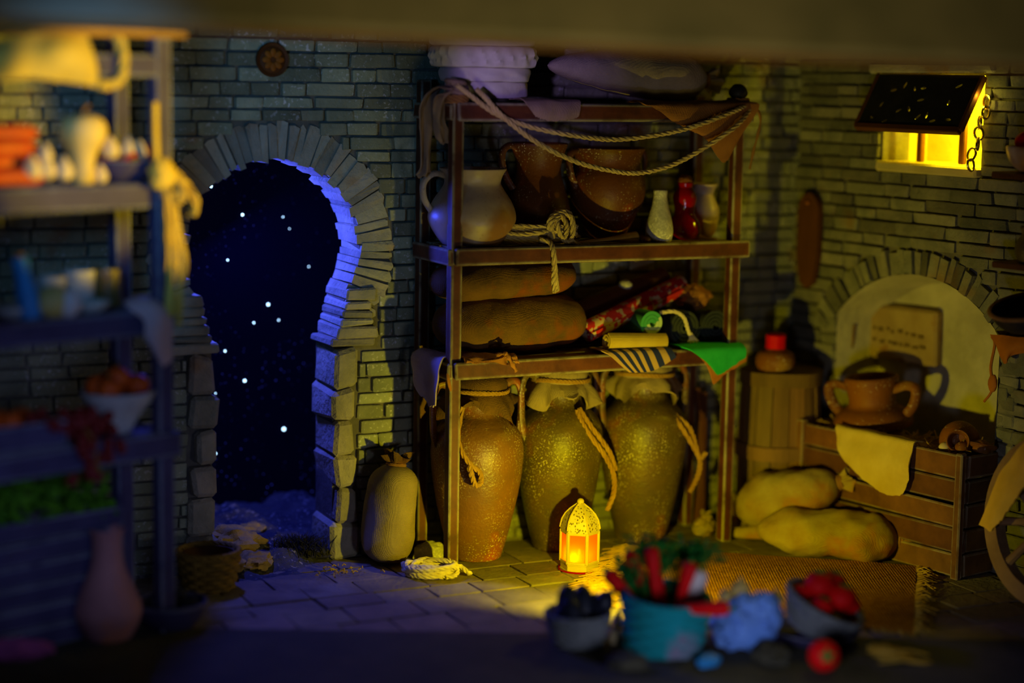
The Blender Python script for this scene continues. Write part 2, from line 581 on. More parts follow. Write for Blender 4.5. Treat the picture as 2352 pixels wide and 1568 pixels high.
def sheet(rows, nu=24, nv=16, th=.006, amp=.0, fs=9., seed=0, fray=0.):
    """A cloth through a grid of points (rows of points), with thickness. Returns verts, faces, across values."""
    rr = [cr_pts(r, nu) for r in rows]
    cols = [cr_pts([r[i] for r in rr], nv) for i in range(nu)]
    G = [[cols[i][j].copy() for i in range(nu)] for j in range(nv)]
    Nn = [[None] * nu for _ in range(nv)]
    for j in range(nv):
        for i in range(nu):
            du = G[j][min(i + 1, nu - 1)] - G[j][max(i - 1, 0)]
            dv = G[min(j + 1, nv - 1)][i] - G[max(j - 1, 0)][i]
            k = du.cross(dv)
            Nn[j][i] = k.normalized() if k.length > 1e-9 else Vector((0, 0, 1))
    V, A_ = [], []
    rg = random.Random(seed)
    for s in (1, -1):
        for j in range(nv):
            for i in range(nu):
                p = G[j][i]
                d = amp * nz(p.x * fs + seed, p.y * fs, p.z * fs) if amp else 0
                q = p + Nn[j][i] * (d + s * th / 2)
                V.append(q)
                A_.append(i / (nu - 1))
    if fray:
        for i in range(nu):
            d = Vector((0, 0, rg.uniform(-fray, fray)))
            for o in (0, nu * nv):
                V[o + (nv - 1) * nu + i] = V[o + (nv - 1) * nu + i] + d
    F = []
    M_ = nu * nv
    for j in range(nv - 1):
        for i in range(nu - 1):
            a, b, c, d = j * nu + i, j * nu + i + 1, (j + 1) * nu + i + 1, (j + 1) * nu + i
            F.append((a, b, c, d))
            F.append((M_ + d, M_ + c, M_ + b, M_ + a))
    per = [i for i in range(nu)] + [j * nu + nu - 1 for j in range(1, nv)] + [(nv - 1) * nu + i for i in range(nu - 2, -1, -1)] + [j * nu for j in range(nv - 2, 0, -1)]
    for k in range(len(per)):
        a, b = per[k], per[(k + 1) % len(per)]
        F.append((b, a, M_ + a, M_ + b))
    return V, F, A_


def sackm(L_, ry, rz, seed=0, p=3.2, taper=0., amp=.012, nu=44, nv=36, sag=.25):
    """A filled sack lying along x from -L/2 to L/2, its underside flattened at z = 0."""
    V, F = [], []
    for i in range(nu):
        t = -1 + 2 * i / (nu - 1)
        t = math.copysign(abs(t) ** .8, t)
        r = max(1 - abs(t) ** p, 0) ** .5
        r = max(r, .02) * (1 - taper * t * .5)
        for k in range(nv):
            a = 2 * PI * k / nv
            x, y, z = t * L_ / 2, math.cos(a) * ry * r, math.sin(a) * rz * r
            d = nz(x * 5 + seed, y * 7, z * 7) * amp * 1.6 + nz(x * 16 + seed, y * 18, z * 18 + 3) * amp * .6
            pl = amp * .55 * abs(math.sin(a * 7 + seed)) * abs(t) ** 6
            y *= 1 + (d - pl) / max(ry, .01)
            z *= 1 + (d - pl) / max(rz, .01)
            if z < 0:
                z *= (1 - sag)
            V.append(Vector((x, y, z)))
    for i in range(nu - 1):
        for k in range(nv):
            q = (k + 1) % nv
            F.append((i * nv + k, i * nv + q, (i + 1) * nv + q, (i + 1) * nv + k))
    F.append(tuple(range(nv))[::-1])
    F.append(tuple(range((nu - 1) * nv, nu * nv)))
    F = [f[::-1] for f in F]
    return V, F


def ruffle(r0, r1, L_, n=40, k=6, seed=0):
    """The gathered mouth of a tied sack, opening along +z."""
    prof = [(r0, 0), (r0 * 1.05, L_ * .25), (r0 * 1.5, L_ * .6), (r1, L_), (r1 * .8, L_ * .97), (r0 * .9, L_ * .6), (r0 * .5, L_ * .3)]

    def w(a, r, z, j):
        f = (z / L_)
        return r * (1 + f * .32 * math.sin(a * k + seed) + f * .16 * math.sin(a * (2 * k + 1) + seed * 2)), z + f * .25 * L_ * math.sin(a * 3 + seed)
    return lathe(prof, n, w)


def blob(rx, ry, rz, seed=0, amp=.1, fs=3., n=24, mth=16, flat=None):
    V, F = [], []
    for j in range(mth + 1):
        b = PI * j / mth - PI / 2
        for i in range(n):
            a = 2 * PI * i / n
            d = Vector((math.cos(b) * math.cos(a), math.cos(b) * math.sin(a), math.sin(b)))
            s = 1 + amp * nz(d.x * fs + seed, d.y * fs, d.z * fs)
            q = Vector((d.x * rx * s, d.y * ry * s, d.z * rz * s))
            if flat is not None and q.z < flat:
                q.z = flat
            V.append(q)
    for j in range(mth):
        for i in range(n):
            k = (i + 1) % n
            F.append((j * n + i, j * n + k, (j + 1) * n + k, (j + 1) * n + i))
    return V, F


def torus(R, r, n=40, k=8, z=0, ry=None):
    P = [Vector((R * math.cos(2 * PI * i / n), (ry or R) * math.sin(2 * PI * i / n), z)) for i in range(n + 1)]
    return tube(P, r, k)


def prism(poly, y0, y1):
    """A polygon of (x, z) points extruded along y."""
    n = len(poly)
    V = [Vector((x, y0, z)) for x, z in poly] + [Vector((x, y1, z)) for x, z in poly]
    F = [tuple(range(n)), tuple(range(n, 2 * n))[::-1]]
    for i in range(n):
        k = (i + 1) % n
        F.append((i, i + n, k + n, k))
    return V, F


def holed(outer, holes, y0, y1):
    """A plate with holes, outlines as (x, z) points, extruded along y."""
    loops = [[Vector((x, z, 0)) for x, z in o] for o in [outer] + holes]
    tri = geometry.tessellate_polygon(loops)
    flat = [p for l in loops for p in l]
    n = len(flat)
    V = [Vector((p.x, y0, p.y)) for p in flat] + [Vector((p.x, y1, p.y)) for p in flat]
    F = []
    for a, b, c in tri:
        F.append((a, b, c))
        F.append((c + n, b + n, a + n))
    o = 0
    for l in loops:
        k = len(l)
        for i in range(k):
            j = (i + 1) % k
            F.append((o + i, o + j, o + j + n, o + i + n))
        o += k
    return V, F


def spiral_roll(r, L_, turns=3.2, th=.008, r0=.012, n=110):
    """A cloth rolled up about the y axis, its end facing -y."""
    rows = []
    pts = []
    for i in range(n):
        f = i / (n - 1)
        a = 2 * PI * turns * f
        q = r0 + (r - r0) * f
        pts.append((q * math.cos(a), q * math.sin(a)))
    V, F, A_ = [], [], []
    for y in (0, L_):
        for s in (1, -1):
            for i, (x, z) in enumerate(pts):
                l = math.hypot(x, z)
                V.append(Vector((x * (1 + s * th / 2 / l), y, z * (1 + s * th / 2 / l))))
                A_.append(i / n)
    for i in range(n - 1):
        a, b, c, d = i, n + i, 2 * n + i, 3 * n + i
        F += [(a, a + 1, c + 1, c), (b + 1, b, d, d + 1), (a + 1, a, b, b + 1), (c, c + 1, d + 1, d)]
    F += [(0, 2 * n, 3 * n, n), (n - 1, 2 * n - 1, 4 * n - 1, 3 * n - 1)]
    return V, F, A_


# ------------------------------------------------------------------ objects
def mkmesh(name, V, F, mat, smooth=True, across=None):
    me = bpy.data.meshes.new(name)
    me.from_pydata([tuple(v) for v in V], [], F)
    if mat:
        me.materials.append(mat)
    me.validate()
    if smooth:
        me.polygons.foreach_set('use_smooth', [True] * len(me.polygons))
        try:
            me.set_sharp_from_angle(angle=R_(42))
        except Exception:
            pass
    if across is not None and len(across) == len(me.vertices):
        at = me.attributes.new('across', 'FLOAT', 'POINT')
        at.data.foreach_set('value', across)
    me.update()
    return me


def tag(o, label=None, cat=None, group=None, kind=None):
    for k, v in (('label', label), ('category', cat), ('group', group), ('kind', kind)):
        if v:
            o[k] = v
    return o


def thing(name, label, cat, loc, rz=0, group=None, rot=None):
    o = bpy.data.objects.new(name, None)
    COL.objects.link(o)
    o.empty_display_size = .05
    o.location = loc
    o.rotation_euler = rot or (0, 0, rz)
    return tag(o, label, cat, group)


def part(name, mesh, mat, parent, smooth=True, loc=None, label=None, kind=None):
    me = mkmesh(name, mesh[0], mesh[1], mat, smooth, mesh[2] if len(mesh) > 2 else None)
    o = bpy.data.objects.new(name, me)
    COL.objects.link(o)
    o.parent = parent
    if loc is not None:
        o.location = loc
    return tag(o, label, None, None, kind)


def solo(name, mesh, mat, label, cat, loc=(0, 0, 0), rz=0, group=None, smooth=True, kind=None, recentre=True):
    """A thing of one mesh; verts are placed by loc and rz and the origin moved to the base."""
    V = list(mesh[0])
    loc = Vector(loc)
    if recentre:
        mid = Vector((sum(v.x for v in V) / len(V), sum(v.y for v in V) / len(V), min(v.z for v in V)))
        V = [v - mid for v in V]
        loc = loc + Matrix.Rotation(rz, 3, 'Z') @ mid
    me = mkmesh(name, V, mesh[1], mat, smooth, mesh[2] if len(mesh) > 2 else None)
    o = bpy.data.objects.new(name, me)
    COL.objects.link(o)
    o.location = loc
    o.rotation_euler = (0, 0, rz)
    return tag(o, label, cat, group, kind)


def dup(root, loc, label, rot=None, scale=None, group=None):
    r = root.copy()
    COL.objects.link(r)
    r.location = loc
    r['label'] = label
    if group:
        r['group'] = group
    if rot is not None:
        r.rotation_euler = rot
    if scale:
        r.scale = (scale,) * 3 if not isinstance(scale, tuple) else scale
    for ch in list(root.children):
        c = ch.copy()
        COL.objects.link(c)
        c.parent = r
        for g in list(ch.children):
            d = g.copy()
            COL.objects.link(d)
            d.parent = c
    return r


# ================================================================== THE SETTING
DC, DZ, DR = -.712, 1.48, .418         # doorway: centre along the wall, height of the arch's centre, its radius


def keyhole(g=0.):
    P = [(DC + .285 + g, -.05), (DC + .285 + g, 1.02)]
    for i in range(41):
        a = R_(-35 + 250 * i / 40)
        P.append((DC + (DR + g) * math.cos(a), DZ + (DR + g) * math.sin(a)))
    return P + [(DC - .285 - g, 1.02), (DC - .285 - g, -.05)]


def door_outer(z):
    if z < 1.02:
        return .415
    if z < 1.26:
        return .52
    d = .59 ** 2 - (z - DZ) ** 2
    return math.sqrt(d) if d > 0 else 0


hole = keyhole(.01)
outline = [(-3.0, -.05), (hole[-1][0], -.05)] + hole[::-1][1:-1] + [(hole[0][0], -.05), (2.4, -.05), (2.4, 3.0), (-3.0, 3.0)]
V, F = [], []
tri = geometry.tessellate_polygon([[Vector((x, z, 0)) for x, z in outline]])
n_ = len(outline)
V = [Vector((x, .012, z)) for x, z in outline] + [Vector((x, .24, z)) for x, z in outline]
for a, b, c in tri:
    F += [(a, b, c), (c + n_, b + n_, a + n_)]
for i in range(n_):
    k = (i + 1) % n_
    F.append((i, k, k + n_, i + n_))
wall_left = bpy.data.objects.new('wall_left', mkmesh('wall_left', V, F, mt['mortar'], False))
COL.objects.link(wall_left)
wall_left.location = WP
wall_left.rotation_euler = (0, 0, A)
tag(wall_left, 'old brick wall with the horseshoe arched doorway', None, None, 'structure')

UNIT = []
for k in range(8):
    Vb, Fb = bevbox(1, 1, 1, .06, jit=.035, seed=k + 20)
    UNIT.append(mkmesh('brick', Vb, Fb, mt['brick'], False))


UNITD = []
for u in UNIT:
    d_ = u.copy()
    d_.materials[0] = mt['brickd']
    UNITD.append(d_)


def brick_wall(wall, frame, x0, x1, z0, z1, lmin, lmax, hmean, excl, inview, limit=300, seed=3, units=UNIT, bm='brick'):
    """Courses of single bricks; the ones in view are objects, the rest one stuff mesh."""
    r = random.Random(seed)
    z = z0
    allb = []
    row = 0
    while z < z1:
        h = hmean * r.uniform(.85, 1.15)
        x = x0 - r.uniform(0, lmax)
        while x < x1:
            l = r.uniform(lmin, lmax)
            segs = [(x, x + l)]
            for e0, e1 in excl(z + h * .5):
                ns = []
                for a, b in segs:
                    if b <= e0 or a >= e1:
                        ns.append((a, b))
                    else:
                        if a < e0:
                            ns.append((a, e0))
                        if b > e1:
                            ns.append((e1, b))
                segs = ns
            for a, b in segs:
                if b - a > .025:
                    allb.append((a, b, z, z + h))
            x += l
        z += h
        row += 1
    single, rest = [], []
    for b in allb:
        (single if inview(b) else rest).append(b)
    r.shuffle(single)
    rest += single[limit:]
    for a, b, za, zb in single[:limit]:
        o = bpy.data.objects.new('brick', r.choice(units))
        COL.objects.link(o)
        o.parent = wall
        g = r.uniform(.006, .011)
        o.scale = (b - a - g, .06, zb - za - g)
        o.location = ((a + b) / 2, .022 + r.uniform(-.012, .006), (za + zb) / 2)
        o.rotation_euler = (r.uniform(-.02, .02), r.uniform(-.012, .012), r.uniform(-.012, .012))
    ms = []
    for i, (a, b, za, zb) in enumerate(rest):
        g = r.uniform(.006, .011)
        ms.append(bevbox(b - a - g, .06, zb - za - g, .006, ((a + b) / 2, .022 + r.uniform(-.012, .006), (za + zb) / 2), .003, i))
    if ms:
        part('brickwork', J(*ms), mt[bm], wall, False, kind='stuff')
    return len(single)


def proj(w):
    v = Vector(w) - CAM
    z = v.dot(cf)
    return IW / 2 + FPX * v.dot(cr) / z, IH / 2 - FPX * v.dot(cu) / z


def view_left(b):
    p = proj(WL((b[0] + b[1]) / 2, 0, (b[2] + b[3]) / 2))
    if 395 < p[0] < 985 and 60 < p[1] < 1290:
        return True
    return 300 < p[0] < 395 and 900 < p[1] < 1250 or 1320 < p[0] < 1650 and 600 < p[1] < 700


def ex_left(z):
    h = door_outer(z)
    return [(DC - h, DC + h)] if h else []


n_left = brick_wall(wall_left, WL, -2.6, 2.16, 0, 2.8, .11, .25, .066, ex_left, view_left, 300, 3)

# arch stones, haunch stones and jamb stones of the doorway
r = random.Random(11)
ang = -35.0
while ang < 214:
    st = r.uniform(4.2, 7.2)
    a0, a1 = R_(ang + .22), R_(min(ang + st, 215) - .22)
    ro = r.uniform(.572, .596)
    ri = DR + r.uniform(-.012, .012)
    y0 = -.014 + r.uniform(-.010, .010)
    poly = [(ri * math.cos(a0), ri * math.sin(a0)), (ri * math.cos(a1), ri * math.sin(a1)), (ro * math.cos(a1), ro * math.sin(a1)), (ro * math.cos((a0 + a1) / 2) * 1.01, ro * math.sin((a0 + a1) / 2) * 1.01), (ro * math.cos(a0), ro * math.sin(a0))]
    poly = [(DC + x, DZ + z) for x, z in poly]
    vv, ff = prism(poly, y0, .25)
    for i in range(5):                       # worn front edges
        vv[i] = vv[i] + Vector((r.uniform(-.008, .008), r.uniform(0, .014), r.uniform(-.008, .008)))
    part('arch_stone', (vv, ff), mt['arch'], wall_left, False)
    ang += st
for sd in (1, -1):
    zs = [(0, .175), (.18, .345), (.35, .50), (.505, .66), (.665, .82), (.825, 1.015)]
    for i, (za, zb) in enumerate(zs):
        xi, xo = .285 + r.uniform(-.012, .012), .405 + r.uniform(-.02, .02)
        if i == 0:
            xi, xo = .275, .425
        l = xo - xi
        part('jamb_stone', X(bevbox(l, .30, zb - za - .004, .018, (0, 0, 0), .012, i + 40 * sd), T(DC + sd * (xi + xo) / 2, .10, (za + zb) / 2)), mt['jamb'], wall_left, False)
    zz = 1.02
    while zz < 1.25:
        h = r.uniform(.035, .06)
        f = (zz - 1.02) / .22
        xi = .285 + .06 * min(f + .1, 1) - (.02 if zz < 1.03 else 0)
        xo = r.uniform(.47, .53)
        part('haunch_stone', X(bevbox(xo - xi, .29, h - .004, .008, (0, 0, 0), .005, int(zz * 999) + sd), T(DC + sd * (xi + xo) / 2, .105, zz + h / 2)), mt['arch'], wall_left, False)
        zz += h

# wall with window and oven niche
WINX = (.60, 1.235)
WINZ = (1.90, 2.335)
OVC, OVW, OVS, OVR = .885, .535, 1.12, .70    # oven: centre, half width, springing, radius
OVT = 1.366
ocz = OVT - OVR


def oven_poly(g=0.):
    P = []
    amax = math.asin(min((OVW + g) / (OVR + g), 1))
    for i in range(25):
        a = amax - 2 * amax * i / 24
        P.append((OVC + (OVR + g) * math.sin(a), ocz + (OVR + g) * math.cos(a)))
    return [(OVC + OVW + g, .25 - g)] + P + [(OVC - OVW - g, .25 - g)]


win_poly = [(WINX[0], WINZ[0]), (WINX[1], WINZ[0]), (WINX[1], WINZ[1]), (WINX[0], WINZ[1])]
wall_right = bpy.data.objects.new('wall_right', mkmesh('wall_right', *holed([(-.24, -.05), (3.2, -.05), (3.2, 3.0), (-.24, 3.0)], [oven_poly(.005), win_poly], .012, .2), mt['mortar'], False))
COL.objects.link(wall_right)
wall_right.location = CORNER
wall_right.rotation_euler = (0, 0, BR)
tag(wall_right, 'old brick wall with a small lit window and an arched oven', None, None, 'structure')


def ex_right(z):
    out = []
    if WINZ[0] - .02 < z < WINZ[1] + .03:
        out.append((WINX[0] - .01, WINX[1] + .01))
    d = (OVR + .125) ** 2 - (z - ocz) ** 2
    if z > 1.1 and d > 0:
        w_ = min(math.sqrt(d), OVW + .11)
        out.append((OVC - w_, OVC + w_))
    elif .25 < z <= 1.1:
        out.append((OVC - OVW - .01, OVC + OVW + .01))
    return out


def view_right(b):
    p = proj(WR((b[0] + b[1]) / 2, 0, (b[2] + b[3]) / 2))
    return 1790 < p[0] < 2400 and 80 < p[1] < 1010 and b[0] > 0


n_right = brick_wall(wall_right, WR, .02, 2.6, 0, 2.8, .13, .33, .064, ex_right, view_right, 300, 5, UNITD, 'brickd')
# oven: ring of small radial stones, plastered niche, shelf
r = random.Random(4)
amax = math.asin(OVW / OVR) + .16
a = -amax
while a < amax:
    st = r.uniform(.055, .085)
    ri, ro = OVR + .004, OVR + r.uniform(.105, .13)
    a0, a1 = a + .006, a + st - .006
    poly = [(OVC + q * math.sin(t_), ocz + q * math.cos(t_)) for q, t_ in ((ri, a0), (ro, a0), (ro, a1), (ri, a1))]
    vv, ff = prism(poly[::-1], -.022 + r.uniform(-.012, .01), .1)
    for i in range(4):
        vv[i] = vv[i] + Vector((r.uniform(-.005, .005), r.uniform(0, .01), r.uniform(-.005, .005)))
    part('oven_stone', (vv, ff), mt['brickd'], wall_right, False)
    a += st
for sd in (-1, 1):
    z = .27
    while z < 1.06:
        h = r.uniform(.05, .09)
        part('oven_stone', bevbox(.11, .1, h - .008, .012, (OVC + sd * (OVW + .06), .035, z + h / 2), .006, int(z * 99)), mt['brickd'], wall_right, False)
        z += h
op = oven_poly(0)
nn = len(op)
Vn = [Vector((x, -.005, z)) for x, z in op] + [Vector((OVC + (x - OVC) * .93, .27, .25 + (z - .25) * .95)) for x, z in op]
Fn = [(i, (i + 1) % nn, (i + 1) % nn + nn, i + nn) for i in range(nn)] + [tuple(range(nn, 2 * nn))]
Vo = [Vector((x + (x - OVC) * .02, .28, z)) for x, z in op]
Vn += [Vector((v.x, .30, v.z)) for v in Vn[nn:2 * nn]]
Fn += [tuple(range(2 * nn, 3 * nn))[::-1]] + [(nn + i, nn + (i + 1) % nn, 2 * nn + (i + 1) % nn, 2 * nn + i) for i in range(nn)]
part('oven_niche', (Vn, Fn), mt['plaster'], wall_right, True)
# carved slab on the back of the niche
sp = [WR.px(1978, 702, .20), WR.px(2150, 728, .20), WR.px(2142, 806, .20), WR.px(1972, 766, .20)]
sx0, sx1 = (sp[0].x + sp[3].x) / 2, (sp[1].x + sp[2].x) / 2
sz0, sz1 = (sp[2].z + sp[3].z) / 2, (sp[0].z + sp[1].z) / 2
slab = part('oven_slab', X(bevbox(sx1 - sx0, .06, sz1 - sz0 + .12, .014, (0, 0, 0), .008, 3), T((sx0 + sx1) / 2, .24, (sz0 + sz1) / 2 - .04)), mt['slab'], wall_right, False, label='brown stone slab with two worn rows of carving')
cv = []
for row in range(2):
    xx = sx0 + .09
    while xx < sx1 - .1:
        w_ = r.uniform(.018, .04)
        cv.append(bevbox(w_, .012, .018, .004, (xx + w_ / 2, .21, sz1 - .10 - row * .062 + r.uniform(-.005, .005) - .02 * (xx - sx0)), .003, int(xx * 1000)))
        xx += w_ + r.uniform(.008, .028)
part('carving', J(*cv), mt['barrel'], slab, False)

# window: niche box, bars, sill, propped perforated shutter
win = bpy.data.objects.new('window_1', None)
COL.objects.link(win)
win.location = CORNER
win.rotation_euler = (0, 0, BR)
tag(win, 'small wall window with yellow light inside and a propped perforated shutter', None, None, 'structure')
wc = (WINX[0] + WINX[1]) / 2
ww, wh = WINX[1] - WINX[0], WINZ[1] - WINZ[0]
D_ = .34
mt['winplaster'] = M('window_plaster', (.62, .54, .3), (.5, .43, .22), 4, .9, .5, 18, bdist=.01)
nb = [bevbox(ww + .06, .02, wh + .06, .002, (wc, D_, (WINZ[0] + WINZ[1]) / 2)),
      bevbox(.02, D_ - .02, wh + .06, .002, (WINX[0] - .012, D_ / 2 + .005, (WINZ[0] + WINZ[1]) / 2)),
      bevbox(.02, D_ - .02, wh + .06, .002, (WINX[1] + .012, D_ / 2 + .005, (WINZ[0] + WINZ[1]) / 2)),
      bevbox(ww + .06, D_ - .02, .02, .002, (wc, D_ / 2 + .005, WINZ[1] + .012))]
part('window_niche', J(*nb), mt['winplaster'], win, False)
part('window_sill', bevbox(ww + .02, D_ + .03, .05, .01, (wc - .005, D_ / 2 - .015, WINZ[0] - .018), .004, 5), mt['winplaster'], win, False)
for bx in (WINX[0] + .17, WINX[0] + .44):
    part('window_bar', bevbox(.035, .03, wh - .02, .005, (bx, .10, (WINZ[0] + WINZ[1]) / 2)), mt['boardw'], win, False)
part('window_lintel', bevbox(ww + .16, .07, .055, .012, (wc, .0, WINZ[1] + .035), .008, 9), mt['arch'], win, False)
# shutter, hinged along the top edge and swung out into the room
sw, sh = ww + .03, .29
hl = [[(-sw / 2 + .004, -sh), (sw / 2 - .004, -sh), (sw / 2, 0), (-sw / 2, 0)]]
holes = []
rr_ = random.Random(12)
for hx, hz in ((-.12, -.06), (-.05, -.08), (.005, -.075), (.05, -.23), (-.03, -.19), (.1, -.22), (-.09, -.2), (.22, -.06), (-.18, -.09), (.15, -.25), (-.22, -.17), (-.25, -.24), (.02, -.14), (.2, -.15), (.24, -.24), (-.15, -.26)):
    a_ = rr_.uniform(0, PI)
    l_ = rr_.uniform(.014, .022)
    holes.append([(hx + l_ * math.cos(t_) * math.cos(a_) - .007 * math.sin(t_) * math.sin(a_), hz + l_ * math.cos(t_) * math.sin(a_) + .007 * math.sin(t_) * math.cos(a_)) for t_ in (2 * PI * i / 10 for i in range(10))])
swm = T(wc + .01, -.028, WINZ[1] - .005, 0, R_(-30))
shut = part('shutter', X(holed(hl[0], holes, -.012, .012), swm), mt['iron'], win, False, label='dark perforated shutter board')
part('shutter_rim', X(J(bevbox(sw, .035, .03, .004, (0, 0, -sh)), bevbox(.025, .03, sh, .004, (sw / 2, 0, -sh / 2)), bevbox(.025, .03, sh, .004, (-sw / 2, 0, -sh / 2))), swm), mt['boardw'], shut, False)
# chain that holds the shutter
pa = Vector((WINX[1] + .06, -.03, WINZ[1] - .12))
pb = Vector((WINX[1] + .0, -.05, WINZ[0] + .02))
for i in range(7):
    q = pa.lerp(pb, i / 6) + Vector((.012 * math.sin(i * 2.1), -.01, 0))
    part('chain_link', X(torus(.020, .006, 14, 6, 0, .03), T(q.x, q.y, q.z, i * 1.3, PI / 2, .5 * math.sin(i * 3))), M('brass_link_%d' % i, (.75, .6, .25), None, 5, .25, 0, metal=1) if i == 0 else bpy.data.materials['brass_link_0'], win)
lamp('POINT', 'window_lamp_light', WR(WINX[1] - .12, .14, WINZ[1] - .12), 26, (1, .82, .01), shadow_soft_size=.03)
lamp('POINT', 'window_chain_light', WR(WINX[1] + .05, -.09, WINZ[1] - .09), .25, (1, .85, .1), shadow_soft_size=.01)

# floor: flagstones on a bed
floor = bpy.data.objects.new('floor', mkmesh('floor', *bevbox(8, 8, .06, .005, (0, 0, -.045)), mt['mortar'], False))
COL.objects.link(floor)
floor.location = (0, 8.0, 0)
tag(floor, 'worn stone floor', None, None, 'structure')
floor_m = floor
TU = []
for k in range(6):
    Vb, Fb = bevbox(1, 1, 1, .025, jit=.018, seed=k + 70)
    TU.append(mkmesh('flagstone', Vb, Fb, mt['tile'], False))
r = random.Random(21)
big = []
s_ = -2.6
rowi = 0
nrow = 0.02
nflag = 0
rest = []
while nrow < 3.1:
    d = r.uniform(.17, .25)
    s_ = -2.4 + r.uniform(-.2, 0)
    while s_ < 3.2:
        l = r.uniform(.2, .36)
        c = WL(s_ + l / 2, -(nrow + d / 2), 0)
        p = proj(c)
        if -150 < p[0] < 2500 and p[1] < 1640 and (c - CORNER).dot(nR) > -.1 and c.y > 6.4:
            if nflag < 295:
                o = bpy.data.objects.new('flagstone', r.choice(TU))
                COL.objects.link(o)
                o.parent = floor
                o.location = (c.x, c.y - 8.0, -.018 + r.uniform(-.003, .003))
                o.rotation_euler = (r.uniform(-.006, .006), r.uniform(-.006, .006), A + r.uniform(-.01, .01))
                o.scale = (l - .009, d - .009, .036)
                nflag += 1
        s_ += l
    nrow += d

# rough ground that rises beyond the doorway and spills inside
NX, NY = 90, 80


def ground_z(x, y):
    up_ = .125 * max(0, min(1, (y + .12) / .62)) ** .8
    inside = max(0, 1 - abs(x - DC + .08) / .42)
    z = up_ + .05 * nz(x * 4, y * 4, 1) + .03 * nz(x * 11, y * 11, 2) + .012 * nz(x * 30, y * 30, 5)
    if y < 0:
        z = -.03 + (z + .07) * min(1, inside * 1.7) * max(0, 1 + y / .36)
    return z


Vg, Fg = [], []
for j in range(NY):
    y = -.42 + 1.20 * j / (NY - 1)
    for i in range(NX):
        x = -2.1 + 2.3 * i / (NX - 1)
        z = ground_z(x, y)
        Vg.append(Vector((x, y, z)))
nG = len(Vg)
for j in range(NY - 1):
    for i in range(NX - 1):
        Fg.append((j * NX + i, j * NX + i + 1, (j + 1) * NX + i + 1, (j + 1) * NX + i))
ground = bpy.data.objects.new('ground', mkmesh('ground', Vg, Fg, mt['dirt']))
COL.objects.link(ground)
ground.location = WP
ground.rotation_euler = (0, 0, A)
tag(ground, 'rough earth rising beyond the doorway', None, None, 'structure')

# night sky board with bright stars
sky_m = bpy.data.materials.new('starry_night')
sky_m.use_nodes = True
N, L = sky_m.node_tree.nodes, sky_m.node_tree.links
tc = N.new('ShaderNodeTexCoord')
vo = N.new('ShaderNodeTexVoronoi')
vo.inputs['Scale'].default_value = 42
L.new(tc.outputs['Object'], vo.inputs['Vector'])
rp = N.new('ShaderNodeValToRGB')
rp.color_ramp.elements[0].color = (1, 1, 1, 1)
rp.color_ramp.elements[1].position = .16
rp.color_ramp.elements[1].color = (0, 0, 0, 1)
L.new(vo.outputs['Distance'], rp.inputs[0])
no = N.new('ShaderNodeTexNoise')
no.inputs['Scale'].default_value = 3.0
no.inputs['Detail'].default_value = 3
L.new(tc.outputs['Object'], no.inputs['Vector'])
r2 = N.new('ShaderNodeValToRGB')
r2.color_ramp.elements[0].position = .45
r2.color_ramp.elements[1].position = .72
L.new(no.outputs['Fac'], r2.inputs[0])
sep = N.new('ShaderNodeSeparateColor')
L.new(vo.outputs['Color'], sep.inputs[0])
m1 = N.new('ShaderNodeMath'); m1.operation = 'MULTIPLY'
L.new(rp.outputs[0], m1.inputs[0]); L.new(r2.outputs[0], m1.inputs[1])
m2 = N.new('ShaderNodeMath'); m2.operation = 'MULTIPLY'
L.new(m1.outputs[0], m2.inputs[0]); L.new(sep.outputs[0], m2.inputs[1])
m3 = N.new('ShaderNodeMath'); m3.operation = 'MULTIPLY'
m3.inputs[1].default_value = 1.3
L.new(m2.outputs[0], m3.inputs[0])
m4 = N.new('ShaderNodeMath'); m4.operation = 'ADD'
m4.inputs[1].default_value = .003
L.new(m3.outputs[0], m4.inputs[0])
P_ = N['Principled BSDF']
P_.inputs['Base Color'].default_value = (.002, .002, .006, 1)
P_.inputs['Roughness'].default_value = 1
P_.inputs['Specular IOR Level'].default_value = 0
P_.inputs['Emission Color'].default_value = (.07, .09, 1, 1)
L.new(m4.outputs[0], P_.inputs['Emission Strength'])
sky = bpy.data.objects.new('night_sky', mkmesh('night_sky', *bevbox(3.4, .03, 3.2, .002, (-.6, .80, 1.45)), sky_m, False))
COL.objects.link(sky)
sky.location = WP
sky.rotation_euler = (0, 0, A)
tag(sky, 'dark starry night sky beyond the doorway', None, None, 'structure')
star_m = emit('star', (.45, .75, 1), 6)
for px, py, q in ((485, 428, 1), (557, 493, 1), (523, 597, .7), (616, 699, 1.1), (583, 741, .7), (517, 806, .8), (562, 874, 1.1), (495, 903, .5), (494, 945, 1.1), (652, 985, 1.3), (471, 1010, .9), (495, 1041, .8), (650, 498, .5), (640, 735, .6), (709, 612, .5), (665, 525, .4)):
    g = WL.px(px, py, .775)
    part('star', X(blob(.0058 * q, .0058 * q, .0058 * q, 0, 0, 1, 8, 6), T(*g)), star_m, sky)

